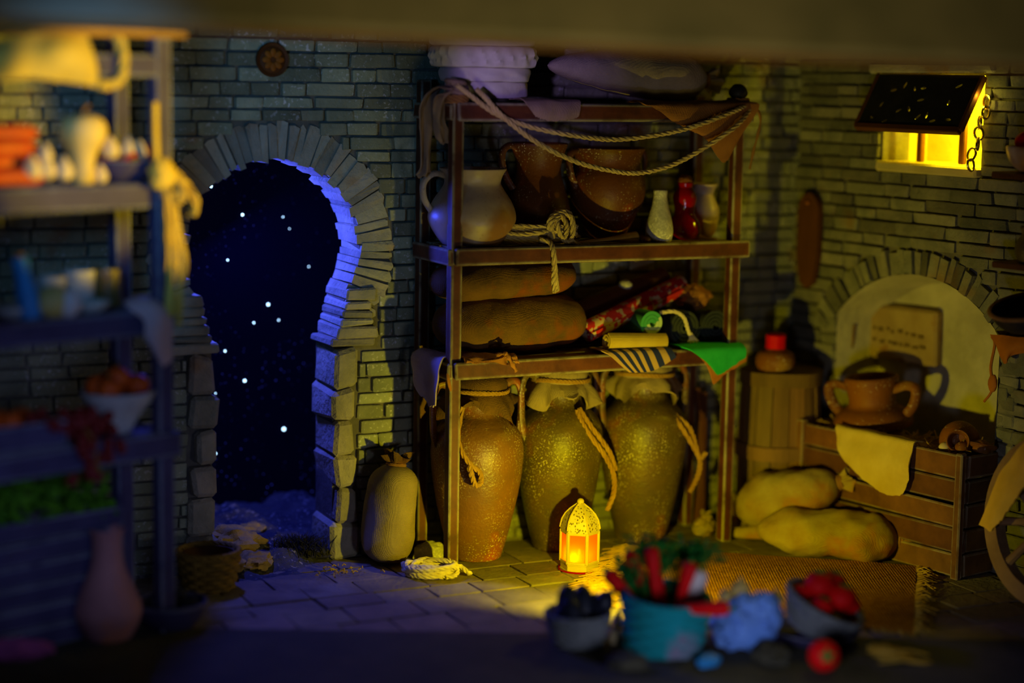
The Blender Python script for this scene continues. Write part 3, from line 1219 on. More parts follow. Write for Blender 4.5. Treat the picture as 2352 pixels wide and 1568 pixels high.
# roof edge over the front, with its brown lath
rp0 = on_plane(1176, 92, Vector((0, 6.35, 0)), Vector((0, -1, 0)))
ceil = bpy.data.objects.new('ceiling', mkmesh('ceiling', *bevbox(5.2, .18, .9, .02, (0, .09, .45)), mt['roof'], False))
COL.objects.link(ceil)
ceil.location = (0, 6.30, rp0.z)
ceil.rotation_euler = (0, R_(1.75), 0)
tag(ceil, 'weathered roof board across the front of the stall', None, None, 'structure')
part('roof_lath', bevbox(5.2, .10, .045, .01, (0, .24, .0)), mt['roofbrown'], ceil, False)
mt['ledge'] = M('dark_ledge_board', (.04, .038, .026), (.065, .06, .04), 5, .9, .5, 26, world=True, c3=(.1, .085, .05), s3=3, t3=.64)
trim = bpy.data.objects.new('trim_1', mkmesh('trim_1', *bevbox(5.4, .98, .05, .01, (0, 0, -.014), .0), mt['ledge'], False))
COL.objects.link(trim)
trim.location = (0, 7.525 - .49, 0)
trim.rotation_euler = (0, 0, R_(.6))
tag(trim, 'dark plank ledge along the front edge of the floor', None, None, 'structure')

# blue light from outside the doorway
lamp('AREA', 'moon_light', WL(-.84, .52, 1.72), 25, (.05, .075, 1), WL(-.38, -.25, .95), shape='DISK', size=.14)

# ================================================================== STORAGE RACK
RACK_W, RACK_D = 1.50, .37
rack = thing('storage_rack', 'tall dark wooden storage rack with worn edges against the brick wall', 'rack', FLp, A)
PW, PD = .056, .06
for x, y, top in ((0, 0, 2.27), (RACK_W, 0, 2.22), (0, RACK_D, 2.27), (RACK_W, RACK_D, 2.22)):
    part('post', bevbox(PW, PD, top, .005, (x, y, top / 2), .002, int(x * 10 + y * 100)), mt['rackwood'], rack, False)
SHELF = (.99, 1.515, 2.172)
for k, z in enumerate(SHELF):
    part('front_rail', bevbox(RACK_W + .075, .03, .08, .006, (RACK_W / 2 + .022, -.045, z - .040), .003, k), mt['rackwood'], rack, False)
    part('back_rail', bevbox(RACK_W, .03, .07, .005, (RACK_W / 2, RACK_D + .02, z - .045), .003, k + 5), mt['rackwood'], rack, False)
    for x in (-.028, RACK_W + .028):
        part('side_rail', bevbox(.03, RACK_D + .06, .075, .006, (x, RACK_D / 2, z - .044), .003, k + 9), mt['rackwood'], rack, False)
    for j in range(4):
        part('shelf_plank', bevbox(RACK_W - .01, .088, .02, .004, (RACK_W / 2, .02 + j * .106, z - .012), .002, k * 7 + j), mt['rackwood'], rack, False)
part('post_knob', X(blob(.045, .045, .04, 3, .08), T(RACK_W, 0, 2.235)), mt['iron'], rack, label='dark round knob bound with rope')


def on_rack(x, y, z):
    return RK(x, y, z)


# ---------------------------------------------------------------- large storage jars
def handle_pts(a, pts):
    """Points of (radius, z) in the plane at angle a."""
    return [Vector((r_ * math.cos(a), r_ * math.sin(a), z)) for r_, z in pts]


def amphora(name, label, x, y, mat, H=.94, R=.215, seed=1, ha=(0, PI), cover='burlapd', neckz=.70, tails=()):
    t = thing(name, label, 'jar', RK(x, y, 0), A, 'tall storage jars under the rack')
    s = H / .94
    k = R / .215
    prof = smooth_prof([(.0, .0), (.105 * k, .0), (.125 * k, .03), (.16 * k, .16), (.193 * k, .32), (.213 * k, .46), (.216 * k, .55), (.198 * k, .625), (.15 * k, .68), (.110 * k, neckz + .015), (.10 * k, .77), (.108 * k, .83), (.128 * k, .85), (.128 * k, .87), (.105 * k, .875)], 56)
    prof = [(r_, z * s) for r_, z in prof]

    def wob(a, r_, z, j):
        return r_ * (1 + .03 * nz(math.cos(a) * 1.5 + seed, math.sin(a) * 1.5, z * 3)), z
    part('body', lathe(prof, 56, wob), mat, t)
    for a in ha:
        P = cr_pts(handle_pts(a, [(.19 * k, .54 * s), (.217 * k, .62 * s), (.224 * k, .72 * s), (.221 * k, .81 * s), (.195 * k, .86 * s), (.15 * k, .855 * s), (.095 * k, .80 * s)]), 26)
        part('handle', tube(P, [.026 - .005 * math.sin(PI * i / 25) for i in range(26)], 10, .75), mat, t)
    # cloth cover tied over the mouth
    cz = .86 * s
    cp = [(.001, cz + .055), (.06 * k, cz + .053), (.112 * k, cz + .04), (.137 * k, cz + .008), (.136 * k, cz - .022), (.132 * k, cz - .04), (.165 * k, cz - .075), (.178 * k, cz - .12), (.172 * k, cz - .12), (.128 * k, cz - .05), (.130 * k, cz - .0), (.001, cz + .04)]

    def wc_(a, r_, z, j):
        if 5 < j < 9:
            w_ = (j - 5) / 3
            return r_ * (1 + w_ * (.16 * math.sin(a * 5 + seed) + .10 * math.sin(a * 11 + seed * 2))), z + w_ * (.045 * math.sin(a * 3 + seed * 1.7) + .02 * math.sin(a * 8))
        return r_ * (1 + .012 * math.sin(a * 9 + seed)), z + .006 * nz(a, seed)
    cov = part('cloth_cover', lathe(cp, 72, wc_, cap=False), mt[cover], t)
    ring = [Vector((.141 * k * math.cos(a), .141 * k * math.sin(a), cz - .035 + .006 * math.sin(a * 2))) for a in (4 * PI * i / 60 for i in range(61))]
    for i, p in enumerate(ring):
        p.z += .012 * i / 60
    part('tie_rope', rope(ring, .0085, 3), mt['jute'], cov)
    for tl in tails:
        part('rope_tail', rope([Vector(p) for p in tl], .0135, 3), mt['jute'], cov)
    return t


def loc_in(frame, root_xy, z0=0):
    """pixel of the photograph -> point in a thing's own frame, on the plane at depth y in front of the thing's axis."""
    def f(px, py, dy):
        q = frame.px(px, py, root_xy[1] + dy)
        return Vector((q.x - root_xy[0], dy, q.z - z0))
    return f


L1 = loc_in(RK, (.215, .19))
amphora('storage_jar', 'tall brown speckled jar with looped rope beside the rope coil post', .215, .19, mt['amph'], .925, .222, 1,
        tails=([L1(1062, 935, -.15), L1(1052, 1000, -.19), L1(1062, 1040, -.22), L1(1082, 1068, -.235), L1(1102, 1085, -.24), L1(1104, 1108, -.24), L1(1092, 1114, -.24), L1(1085, 1095, -.24), L1(1078, 1068, -.235)],))
L2 = loc_in(RK, (.665, .205))
amphora('storage_jar', 'dark olive jar standing right behind the glowing lantern', .665, .205, mt['amphd'], .955, .213, 4, cover='burlap', ha=(.15, PI + .1),
        tails=([L2(1325, 940, -.15), L2(1345, 985, -.19), L2(1385, 1040, -.215), L2(1408, 1085, -.215), L2(1410, 1130, -.2), L2(1395, 1172, -.19)],
               [L2(1330, 938, -.15), L2(1362, 985, -.19), L2(1398, 1035, -.205), L2(1414, 1080, -.2)],))
L3 = loc_in(RK, (1.135, .20))
amphora('storage_jar', 'broad olive brown jar nearest the barrel, with a knotted hanging cord', 1.135, .20, mt['amphd'], .96, .218, 8, cover='burlap', ha=(-.1, PI - .1),
        tails=([L3(1540, 945, -.14), L3(1568, 985, -.2), L3(1598, 1035, -.2), L3(1608, 1062, -.2), L3(1602, 1095, -.19), L3(1585, 1130, -.2)],
               [L3(1545, 948, -.14), L3(1585, 985, -.19), L3(1606, 1050, -.2), L3(1622, 1040, -.2)],))
# twigs leaning behind the jars
for i, (a, b) in enumerate((((1612, 1150), (1600, 890)), ((1600, 1170), (1618, 900)))):
    P = [RK.wpx(*a, .33), RK.wpx((a[0] + b[0]) / 2 + 6, (a[1] + b[1]) / 2, .335), RK.wpx(*b, .34)]
    P[0].z = .0
    solo('stick', tube(cr_pts(P, 14), .02 - .004 * i, 8), mt['boardw'], ['thick brown stick leaning behind the jar nearest the barrel', 'thinner brown stick leaning behind the jar nearest the barrel'][i], 'stick')

# ---------------------------------------------------------------- rack, middle shelf
Z2 = SHELF[1]


def pot(name, label, cat, loc, prof, mat, n=44, handles=(), rz=0, hr=.014, seed=1, group=None, wob=.015):
    t = thing(name, label, cat, loc, rz, group)

    def w(a, r_, z, j):
        return r_ * (1 + wob * nz(math.cos(a) + seed, math.sin(a), z * 4)), z
    part('body', lathe(smooth_prof(prof, 44), n, w), mat, t)
    for a, pts in handles:
        P = cr_pts(handle_pts(a, pts), 22)
        part('handle', tube(P, hr, 9, .7), mat, t)
    return t


pot('milk_jug', 'big pale glazed jug with a loop handle on the middle shelf', 'jug', RK(.145, .13, Z2),
    [(0, 0), (.12, 0), (.15, .015), (.197, .09), (.205, .14), (.185, .20), (.145, .26), (.132, .29), (.142, .325), (.158, .35), (.150, .352), (.13, .32), (.12, .29), (.11, .2)], mt['creampot'],
    handles=((PI - .12, [(.12, .315), (.185, .33), (.235, .29), (.235, .22), (.20, .16), (.17, .13)]),), rz=A, hr=.017, seed=3)
pot('tall_jug', 'tall dark brown flared jug behind the rope bundle', 'jug', RK(.545, .245, Z2),
    [(0, 0), (.12, 0), (.145, .03), (.157, .11), (.15, .18), (.125, .26), (.108, .32), (.108, .37), (.125, .425), (.138, .46), (.128, .46), (.1, .38), (.09, .3)], mt['terrad'],
    handles=((PI, [(.11, .43), (.15, .455), (.19, .43), (.195, .37), (.17, .3), (.135, .25)]),), rz=A, hr=.018, seed=5)
pot('two_handled_pot', 'rusty brown round pot with two handles on the middle shelf', 'pot', RK(.915, .235, Z2),
    [(0, 0), (.07, 0), (.085, .01), (.13, .09), (.175, .18), (.188, .25), (.178, .31), (.16, .35), (.158, .38), (.17, .42), (.182, .44), (.172, .44), (.15, .39), (.14, .33)], mt['terrad'],
    handles=((.12, [(.165, .43), (.21, .425), (.228, .38), (.215, .31), (.18, .25)]), (PI + .12, [(.165, .43), (.21, .425), (.228, .38), (.215, .31), (.18, .25)])), rz=A, hr=.018, seed=9)
pot('small_vase', 'small speckled grey teardrop vase beside the red bottle', 'vase', RK(1.09, .02, Z2),
    [(0, 0), (.05, 0), (.063, .02), (.067, .06), (.058, .11), (.042, .17), (.033, .22), (.034, .245), (.028, .247), (.024, .2)], mt['greypot'], 30, rz=A)
t = pot('red_bottle', 'shiny dark red gourd shaped bottle on the middle shelf', 'bottle', RK(1.30, .14, Z2),
        [(0, 0), (.06, 0), (.078, .02), (.083, .05), (.072, .09), (.052, .12), (.05, .15), (.056, .18), (.058, .21), (.045, .24), (.036, .255), (.04, .275), (.032, .28), (.02, .275)], mt['redglass'], 36, rz=A, wob=0)
part('stopper', X(blob(.038, .038, .028, 3, .2), T(0, 0, .287)), mt['terra'], t)
pot('cream_jar', 'little cream jar with a flared rim next to the rack post', 'jar', RK(1.47, .24, Z2),
    [(0, 0), (.045, 0), (.066, .03), (.08, .09), (.078, .14), (.058, .19), (.05, .215), (.062, .245), (.07, .26), (.062, .26), (.045, .22)], mt['creampot'], 32, rz=A)


def rope_coil(name, label, loc, loops, r_, mat, seed=1, extra=(), rz=0, group=None, wrap=None):
    t = thing(name, label, 'rope', loc, rz, group)
    rg = random.Random(seed)
    out = []
    for i in range(loops[0]):
        P = []
        ph = rg.uniform(-.3, .3)
        ra, rb = loops[1] * rg.uniform(.78, 1.05), loops[2] * rg.uniform(.6, 1.1)
        z0 = r_ + loops[3] * i / loops[0]
        ox, oy = rg.uniform(-.02, .02), rg.uniform(-.02, .02)
        for k in range(13):
            a = 2 * PI * k / 12 + ph
            P.append(Vector((ox + ra * math.cos(a), oy + rb * math.sin(a), z0 + rg.uniform(-.004, .012) * (1 if k % 12 else 0))))
        P[-1] = P[0].copy()
        out.append(rope(P, r_, 3))
    part('coil', J(*out), mat, t)
    for nm, P in extra:
        part(nm, rope([Vector(p) for p in P], r_, 3), mat, t)
    return t


# bundle of rope on the middle shelf
b0 = RK.px(1240, 540, .0)
RB = loc_in(RK, (b0.x, .04), Z2)
rope_coil('rope_bundle', 'bundle of pale rope tied in the middle on the shelf edge', RK(b0.x, .04, Z2), (9, .21, .045, .075), .0125, mt['rope'], 5, rz=A, extra=(
    ('rope_wrap', [RB(1262, 548, -.05), RB(1262, 505, -.05), RB(1285, 488, -.02), RB(1308, 490, -.02), RB(1318, 520, -.05), RB(1308, 555, -.06), RB(1290, 545, -.06), RB(1280, 515, -.055), RB(1290, 492, -.02), RB(1312, 500, -.04), RB(1316, 540, -.06)]),
    ('rope_wrap', [RB(1270, 548, -.055), RB(1268, 512, -.055), RB(1288, 496, -.03), RB(1302, 520, -.055), RB(1296, 552, -.06)]),
    ('rope_end', [RB(1310, 552, -.05), RB(1330, 562, -.06), RB(1352, 560, -.06)]),
    ('rope_tail', [RB(1240, 550, -.06), RB(1262, 556, -.085), RB(1270, 575, -.115), RB(1273, 610, -.118), RB(1272, 640, -.118), RB(1274, 672, -.118)]),
    ('rope_tail', [RB(1246, 552, -.06), RB(1264, 557, -.09), RB(1272, 580, -.12), RB(1275, 620, -.122), RB(1278, 650, -.12), RB(1281, 668, -.118)])))
# flat wooden spatula
sp_ = [RK.px(1330, 556, -.02), RK.px(1400, 548, -.02), RK.px(1463, 538, -.0)]
solo('wooden_spatula', tube(cr_pts([RK(p.x, p.y, max(p.z, Z2 + .012)) for p in sp_], 16), [.009 + .011 * (i / 15) ** 2 for i in range(16)], 8, .5), mt['paleplank'], 'flat pale wooden spatula lying on the middle shelf', 'spatula')
solo('pebble', blob(.03, .025, .016, 4, .15), mt['terrad'], 'little brown lump under the spatula tip', 'pebble', RK(1.0, -.0, Z2 + .014))


# ---------------------------------------------------------------- sacks
def sack(name, label, loc, L_, ry, rz, mat, rot=(0, 0, 0), seed=1, neck=None, p=3.2, taper=0., sag=.25, group=None, tie=True, dmp=.012):
    """Lies along its own x axis; neck = +1 or -1 gives the end that is tied."""
    t = thing(name, label, 'sack', loc, 0, group, rot)
    h = rz * (1 - sag) * (1 - dmp * .5)
    part('body', X(sackm(L_, ry, rz, seed, p, taper, dmp, sag=sag), T(0, 0, h)), mat, t)
    if neck:
        s = 1 if neck > 0 else -1
        m_ = T(s * (L_ / 2 - .012), 0, h * 1.05, 0, 0, s * PI / 2)
        part('neck', X(ruffle(.03, .055, .085, seed=seed), m_), mat, t)
        if tie:
            part('tie_cord', X(J(torus(.034, .008, 18, 6, .014), torus(.034, .008, 18, 6, .028)), m_), mt['cord'], t)
    return t


Z1 = SHELF[0]
sack('grain_sack', 'plump brown sack lying on the lower shelf, under another sack', RK(.37, .17, Z1 + .012), .78, .17, .148, mt['burlapd'], (0, 0, A), 2, p=4.5, sag=.12, group='sacks on the rack')
sack('grain_sack', 'flatter brown sack lying on top of the plump sack', RK(.335, .17, Z1 + .262), .74, .15, .107, mt['burlapd'], (0, R_(-2.5), A), 7, p=4.5, sag=.15, group='sacks on the rack')
sack('grain_sack', 'long grey sack tapering to a point on the rack top', RK(.965, .17, SHELF[2] + .04), .86, .15, .125, mt['burlapg'], (0, R_(4), A), 5, neck=1, p=2.6, taper=-.85, sag=.15, group='sacks on the rack')

# folded white cloths on the rack's top
for i, (rx_, ry_, z0, h_, lb) in enumerate(((.20, .15, 0.008, .075, 'lowest folded white cloth in the pile on the rack top'), (.215, .16, .083, .065, 'second folded white cloth from the bottom of the pile'), (.262, .175, .148, .095, 'thick ruffled white cloth in the middle of the pile'), (.25, .17, .243, .06, 'topmost folded white cloth of the pile on the rack'))):
    Vc, Fc = [], []
    nn_ = 72
    for j in range(15):
        b = -PI / 2 + PI * j / 14
        for k in range(nn_):
            a = 2 * PI * k / nn_
            e = abs(math.cos(a)) ** 2.7 + abs(math.sin(a)) ** 2.7
            q = e ** (-1 / 2.7)
            rf = 1 - .13 * (1 - abs(math.cos(b)) ** .55) + .02 * nz(a * 1.5, i * 3)
            pl = (.085 if i == 2 else .045) * abs(math.sin(a * (11 if i == 2 else 4) + i + 1.2 * nz(a * 2, i) + .6 * math.sin(b * 2))) * abs(math.cos(b))
            Vc.append(Vector((math.cos(a) * q * rx_ * (rf - pl) , math.sin(a) * q * ry_ * (rf - pl), h_ / 2 + math.sin(b) * h_ / 2 * (1 + .12 * nz(a * 2, i)) - pl * .0)))
    for j in range(14):
        for k in range(nn_):
            kk = (k + 1) % nn_
            Fc.append((j * nn_ + k, j * nn_ + kk, (j + 1) * nn_ + kk, (j + 1) * nn_ + k))
    Fc += [tuple(range(nn_))[::-1], tuple(range(14 * nn_, 15 * nn_))]
    solo('folded_cloth', (Vc, Fc), mt['white'], lb, 'cloth', RK(.225 - .008 * i, .17, SHELF[2] + z0 + .012), A + (.03, -.05, .02, .06)[i], 'folded white cloths on the rack top')

# ---------------------------------------------------------------- rack, lower shelf goods
def roll(name, label, x, y, z, r_, L_, mat, rot=None, turns=3.2, th=.01, group=None):
    t = thing(name, label, 'cloth roll', RK(x, y, z), 0, group, rot or (0, 0, A))
    part('rolled_cloth', spiral_roll(r_, L_, turns, th), mat, t)
    return t


g_ = 'rolls on the lower shelf'
roll('cloth_roll', 'bright green rolled cloth showing its spiral end', 1.065, .02, Z1 + .128, .058, .30, mt['greenstripe'], turns=2.6, th=.016, group=g_)
roll('cloth_roll', 'black rolled cloth under the tasselled cord', 1.27, .05, Z1 + .097, .088, .28, mt['dark'], turns=4, th=.014, group=g_)
roll('cloth_roll', 'black rolled cloth nearest the rack post', 1.445, .05, Z1 + .094, .085, .28, mt['dark'], turns=4, th=.014, group=g_)
# cream scroll lying along the shelf
t = thing('cream_scroll', 'short cream rolled cloth lying along the shelf front', 'cloth roll', RK(.80, .0, Z1 + .054), 0, None, (0, R_(3), A))
part('rolled_cloth', X(spiral_roll(.043, .32, 2.2, .009), T(0, 0, 0, -PI / 2)), mt['cream'], t)
# patterned carpet
pa, pb = RK(.76, .13, Z1 + .09), RK(1.36, .24, Z1 + .285)
d_ = pb - pa
t = thing('rolled_carpet', 'long red and cream flowered carpet roll leaning across the others', 'carpet', pa, 0, None, d_.to_track_quat('Y', 'Z').to_euler())
part('rolled_cloth', spiral_roll(.052, d_.length, 3, .012), mt['redcarpet'], t)
t = thing('rolled_carpet', 'dark brown carpet roll behind the red flowered one', 'carpet', RK(.72, .27, Z1 + .13), 0, None, (RK(1.3, .33, Z1 + .30) - RK(.72, .27, Z1 + .13)).to_track_quat('Y', 'Z').to_euler())
part('rolled_cloth', spiral_roll(.07, .62, 3, .014), mt['boardw'], t)
solo('cloth_bundle', blob(.09, .07, .06, 8, .5, 3.5), mt['tan'], 'crumpled brown cloth wedged on the two black rolls', 'cloth', RK(1.40, .20, Z1 + .225), A)
solo('grey_ball', blob(.035, .03, .03, 2, .15), mt['greypot'], 'small grey ball resting behind the red carpet roll', 'ball', RK(1.06, .285, Z1 + .285))
# tasselled cord over the black roll
tc_ = thing('tasselled_cord', 'cream cord with a frayed tassel over a black roll', 'cord', RK(1.3, 0, Z1 + .03), A)
LT = loc_in(RK, (1.3, 0), Z1 + .03)
part('cord', rope([LT(1515, 718, .06), LT(1548, 715, .03), LT(1570, 728, .02), LT(1578, 750, .02), LT(1584, 768, .02)], .010, 3), mt['ropew'], tc_)
ts = []
for i in range(9):
    f = (i - 4) / 4
    ts.append(tube(cr_pts([LT(1584, 764, .02) + Vector((f * .008, 0, 0)), LT(1590 + f * 4, 776, .015) + Vector((f * .006, 0, 0)), LT(1592 + f * 12, 788 + rnd.uniform(-5, 3), .01)], 7), .0038, 5))
part('tassel', J(*ts), mt['ropew'], tc_)


# ---------------------------------------------------------------- cloths draped on the rack
def drape(name, label, cat, frame, rows, mat, th=.006, amp=.006, nu=30, nv=22, seed=1, group=None, fs=12, fray=.004):
    """rows: rows of (px, py, depth) laid from the far edge to the hanging edge."""
    W_ = [[frame.wpx(*p) if len(p) == 3 else frame(*p[:3]) for p in rw] for rw in rows]
    return solo(name, sheet(W_, nu, nv, th, amp, fs, seed, fray), mat, label, cat, group=group)


ZS = Z1 + .008
def shelf_row(xs, y, z):
    return [RK(x, y, z) for x in xs]


def rail_drape(name, label, z, xs0, xs1, hang, mat, seed=1, over=-.066, amp=.006, lean=0., nu=30, group=None, back=.10, fray=.004):
    """A cloth that lies on a shelf and hangs over its front rail. hang: drops below the rail top, one per column."""
    n = len(xs0)
    zz = z + .010
    rows = [[RK(xs0[i] - lean * .3, back, zz + .002) for i in range(n)], [RK(xs0[i], .03, zz + .006) for i in range(n)], [RK(xs0[i], -.045, zz + .004) for i in range(n)],
            [RK(xs0[i] + (xs1[i] - xs0[i]) * .2, over, zz - .012) for i in range(n)],
            [RK(xs0[i] + (xs1[i] - xs0[i]) * .6, over - .008, z - hang[i] * .55) for i in range(n)], [RK(xs1[i], over - .004, z - hang[i]) for i in range(n)]]
    return solo(name, sheet(rows, nu, 30, .006, amp, 13, seed, fray), mat, label, 'cloth', group=group)


g_ = 'cloths draped over the rack'
rail_drape('striped_cloth', 'tan cloth with dark blue stripes hanging over the lower shelf', Z1, (.76, .87, .98, 1.13), (.89, .955, 1.03, 1.15), (.088, .092, .085, .03), mt['stripe'], 3, group=g_, amp=.002, fray=.001)
rail_drape('green_cloth', 'bright green cloth over the corner of the lower shelf', Z1, (1.20, 1.30, 1.42, 1.54), (1.36, 1.38, 1.44, 1.54), (.085, .125, .10, .045), mt['green'], 6, over=-.082, group=g_, amp=.004)
rail_drape('rust_cloth', 'rust coloured pointed cloth under the green cloth', Z1 - .006, (1.24, 1.33, 1.44, 1.55), (1.345, 1.365, 1.42, 1.55), (.09, .165, .125, .06), mt['greenedge'], 9, over=-.072, group=g_, amp=.004)
rail_drape('tan_cloth', 'tan crumpled cloth on the lower shelf front beside the post', Z1 + .004, (.03, .12, .22, .30), (.04, .12, .22, .31), (-.004, .004, .0, .022), mt['tan'], 12, group=g_, amp=.024, over=-.056)
solo('twisted_rag', tube(cr_pts([RK.wpx(1140, 815, -.05), RK.wpx(1162, 812, -.075), RK.wpx(1172, 828, -.085), RK.wpx(1186, 852, -.08)], 16), [.010 + .004 * math.sin(i * 1.7) for i in range(16)], 8, .7), mt['tan'], 'twisted tan rag end hanging over the lower rail', 'cloth')
# pale cloth hanging over the left side rail of the lower shelf
zz = Z1 + .012
rows = [[RK(.02, y, zz) for y in (.30, .2, .1, .03)], [RK(-.03, y, zz + .004) for y in (.32, .2, .1, .02)], [RK(-.062, .34, zz - .03), RK(-.056, .22, zz - .02), RK(-.064, .1, zz - .02), RK(-.06, -.0, zz - .02)],
        [RK(-.066, .33, zz - .08), RK(-.085, .22, zz - .10), RK(-.06, .12, zz - .12), RK(-.072, .02, zz - .11)], [RK(-.058, .32, zz - .10), RK(-.09, .24, zz - .16), RK(-.062, .12, zz - .235), RK(-.07, .05, zz - .22)]]
solo('pale_cloth', sheet(rows, 30, 26, .006, .008, 14, 4, .008), mt['lilac'], 'pale crumpled cloth hanging over the side rail of the lower shelf', 'cloth', group=g_)
solo('cloth_end', tube(cr_pts([RK.wpx(1028, 858, -.04), RK.wpx(1030, 872, -.05), RK.wpx(1034, 890, -.045), RK.wpx(1036, 898, -.042)], 10), [.006, .008, .009, .010, .010, .010, .009, .008, .006, .004], 8, .5), mt['tan'], 'small tan cloth end knotted on the front post', 'cloth')
# top shelf cloths
Z3 = SHELF[2]
rail_drape('dusty_cloth', 'short dusty brown cloth over the top rail', Z3, (.31, .40, .50, .60), (.36, .42, .52, .585), (.055, .076, .075, .06), mt['dustycloth'], 15, group=g_, amp=.010)
rows = [[RK(.95, .12, Z3 + .012), RK(1.15, .12, Z3 + .012), RK(1.35, .12, Z3 + .012), RK(1.53, .10, Z3 + .012)],
        [RK(.93, -.05, Z3 + .010), RK(1.14, -.052, Z3 + .010), RK(1.35, -.052, Z3 + .014), RK(1.55, -.05, Z3 + .016)],
        [RK(1.0, -.072, Z3 - .02), RK(1.17, -.085, Z3 - .04), RK(1.36, -.09, Z3 - .03), RK(1.575, -.075, Z3 - .0)],
        [RK(1.07, -.072, Z3 - .06), RK(1.23, -.095, Z3 - .12), RK(1.375, -.10, Z3 - .14), RK(1.53, -.08, Z3 - .07)],
        [RK(1.12, -.072, Z3 - .085), RK(1.26, -.085, Z3 - .15), RK(1.375, -.09, Z3 - .27), RK(1.47, -.08, Z3 - .12)]]
solo('corner_cloth', sheet(rows, 34, 30, .006, .012, 10, 8, .003), mt['tan'], 'brown cloth hanging in a point from the top rail corner', 'cloth', group=g_)
# strips hanging at the top of the left side
hang = thing('knotted_cloth', 'grey brown cloth strips knotted on the top of the rack post', 'cloth', RK(0, 0, 2.17), A, g_)
LH = loc_in(RK, (0, 0), 2.17)
def strip(P, w, seed, n=22, ax=Vector((1, .25, 0))):
    P = cr_pts(P, n)
    rows = [[p + ax * (w * (f - .5) * (1 + .3 * math.sin(i * .55 + seed))) + Vector((0, .02 * math.sin(f * 9 + seed + i * .25), 0)) for f in (0, .25, .5, .75, 1)] for i, p in enumerate(P)]
    return sheet(rows, 14, 34, .006, .006, 20, seed, .006)
part('cloth_strip', strip([LH(1045, 205, -.03), LH(1010, 200, .05), LH(985, 230, .12), LH(980, 300, .14), LH(978, 380, .14), LH(975, 405, .14)], .075, 2), mt['dustycloth'], hang)
part('cloth_strip', strip([LH(1040, 210, -.03), LH(1015, 225, .02), LH(1008, 270, .04), LH(1016, 310, .04), LH(1022, 330, .04)], .06, 5), mt['dustycloth'], hang)
kn = []
for i in range(5):
    a = i * 1.26
    kn.append(X(torus(.038, .013, 18, 7), T(.0 + .01 * math.sin(a), 0, .045 + .012 * i, a, .25 * math.sin(a * 2), .22 * math.cos(a))))
part('knot', J(*kn), mt['dustycloth'], hang)
# swagged ropes
for i, (P, lb) in enumerate((
        ([(1050, 196, -.05), (1075, 215, -.055), (1140, 262, -.075), (1220, 292, -.08), (1330, 313, -.08), (1420, 320, -.08), (1520, 308, -.09), (1600, 288, -.115), (1680, 258, -.11), (1722, 238, -.055)], 'upper rope swagged across the top of the rack'),
        ([(1095, 205, -.05), (1112, 222, -.07), (1160, 272, -.085), (1230, 325, -.08), (1320, 370, -.08), (1400, 391, -.08), (1468, 397, -.08), (1540, 380, -.085), (1608, 345, -.12), (1690, 290, -.13), (1728, 245, -.06)], 'lower rope hanging in a deep swag below the top rail'))):
    solo('swag_rope', rope([RK.wpx(*p) for p in P], .0125, 3), mt['rope'], lb, 'rope', group='ropes swagged across the rack')
solo('dangling_cord', tube(cr_pts([RK.wpx(1722, 243, -.05), RK.wpx(1738, 250, -.06), RK.wpx(1747, 275, -.05), RK.wpx(1740, 312, -.05), RK.wpx(1731, 345, -.05), RK.wpx(1722, 388, -.05)], 26), [.010 + .003 * math.sin(i) for i in range(26)], 7, .6), mt['cord'], 'short brown cord hanging outside the far rack post', 'cord')
ring = [Vector(((.034 + .008) * math.cos(a), (.037 + .008) * math.sin(a), .008 * i)) for i in range(4) for a in (2 * PI * k / 16 for k in range(16))]
for j, (x, y) in enumerate(((0, 0), (RACK_W, 0))):
    solo('post_lashing', X(rope([Vector((p.x * 1.15, p.y * 1.1, p.z)) for p in ring], .009, 2), T()), mt['cord'], ['cord lashing round the post under the white cloths', 'cord lashing round the post under the dark knob'][j], 'cord', RK(x, y, 2.176), A)

# ================================================================== FLOOR IN FRONT OF THE RACK
# upright sack by the doorway
ps = floor_at(880, 1303)
t = thing('upright_sack', 'upright pale sack leaning beside the stone door jamb', 'sack', ps + Vector((.0, .09, 0)), 0, None, (R_(-3), R_(8), A))
Vs, Fs = sackm(.475, .142, .12, 11, 5.0, -.12, .008, sag=0)
part('body', X((Vs, Fs), T(0, 0, .236, 0, 0, PI / 2)), mt['burlap'], t)
part('neck', X(ruffle(.035, .06, .06, seed=2), T(0, 0, .462)), mt['burlapd'], t)
part('tie_cord', torus(.042, .009, 20, 6, .470), mt['cord'], t)
# coil on the floor
pr = floor_at(988, 1322)
rope_coil('rope_coil', 'loose coil of whitish rope lying on the floor by the post', pr, (9, .115, .085, .05), .0115, mt['ropew'], 9, rz=.2, extra=(
    ('rope_end', [(.05, -.06, .03), (.10, -.05, .05), (.14, -.02, .045), (.17, -.045, .02), (.185, -.02, .012)]),
    ('rope_end', [(.02, -.07, .05), (.085, -.075, .06), (.12, -.05, .035), (.10, -.085, .02), (.06, -.085, .015)]),
    ('rope_end', [(-.03, .06, .05), (.03, .04, .065), (.09, .0, .06), (.13, -.02, .03)])))
solo('grey_stone', blob(.085, .05, .055, 6, .25, 2), mt['greypot'], 'smooth grey stone behind the rope coil', 'stone', floor_at(985, 1284) + Vector((0, .03, .022)), A)

# lantern ------------------------------------------------------------
pl_ = floor_at(1330, 1306)
lan = thing('lantern', 'small cream metal lantern with glowing orange panes', 'lantern', pl_, R_(-70))
LR = .092


def hexp(r_, z, rot=0.):
    return [Vector((r_ * math.cos(PI / 3 * i + rot), r_ * math.sin(PI / 3 * i + rot), z)) for i in range(6)]


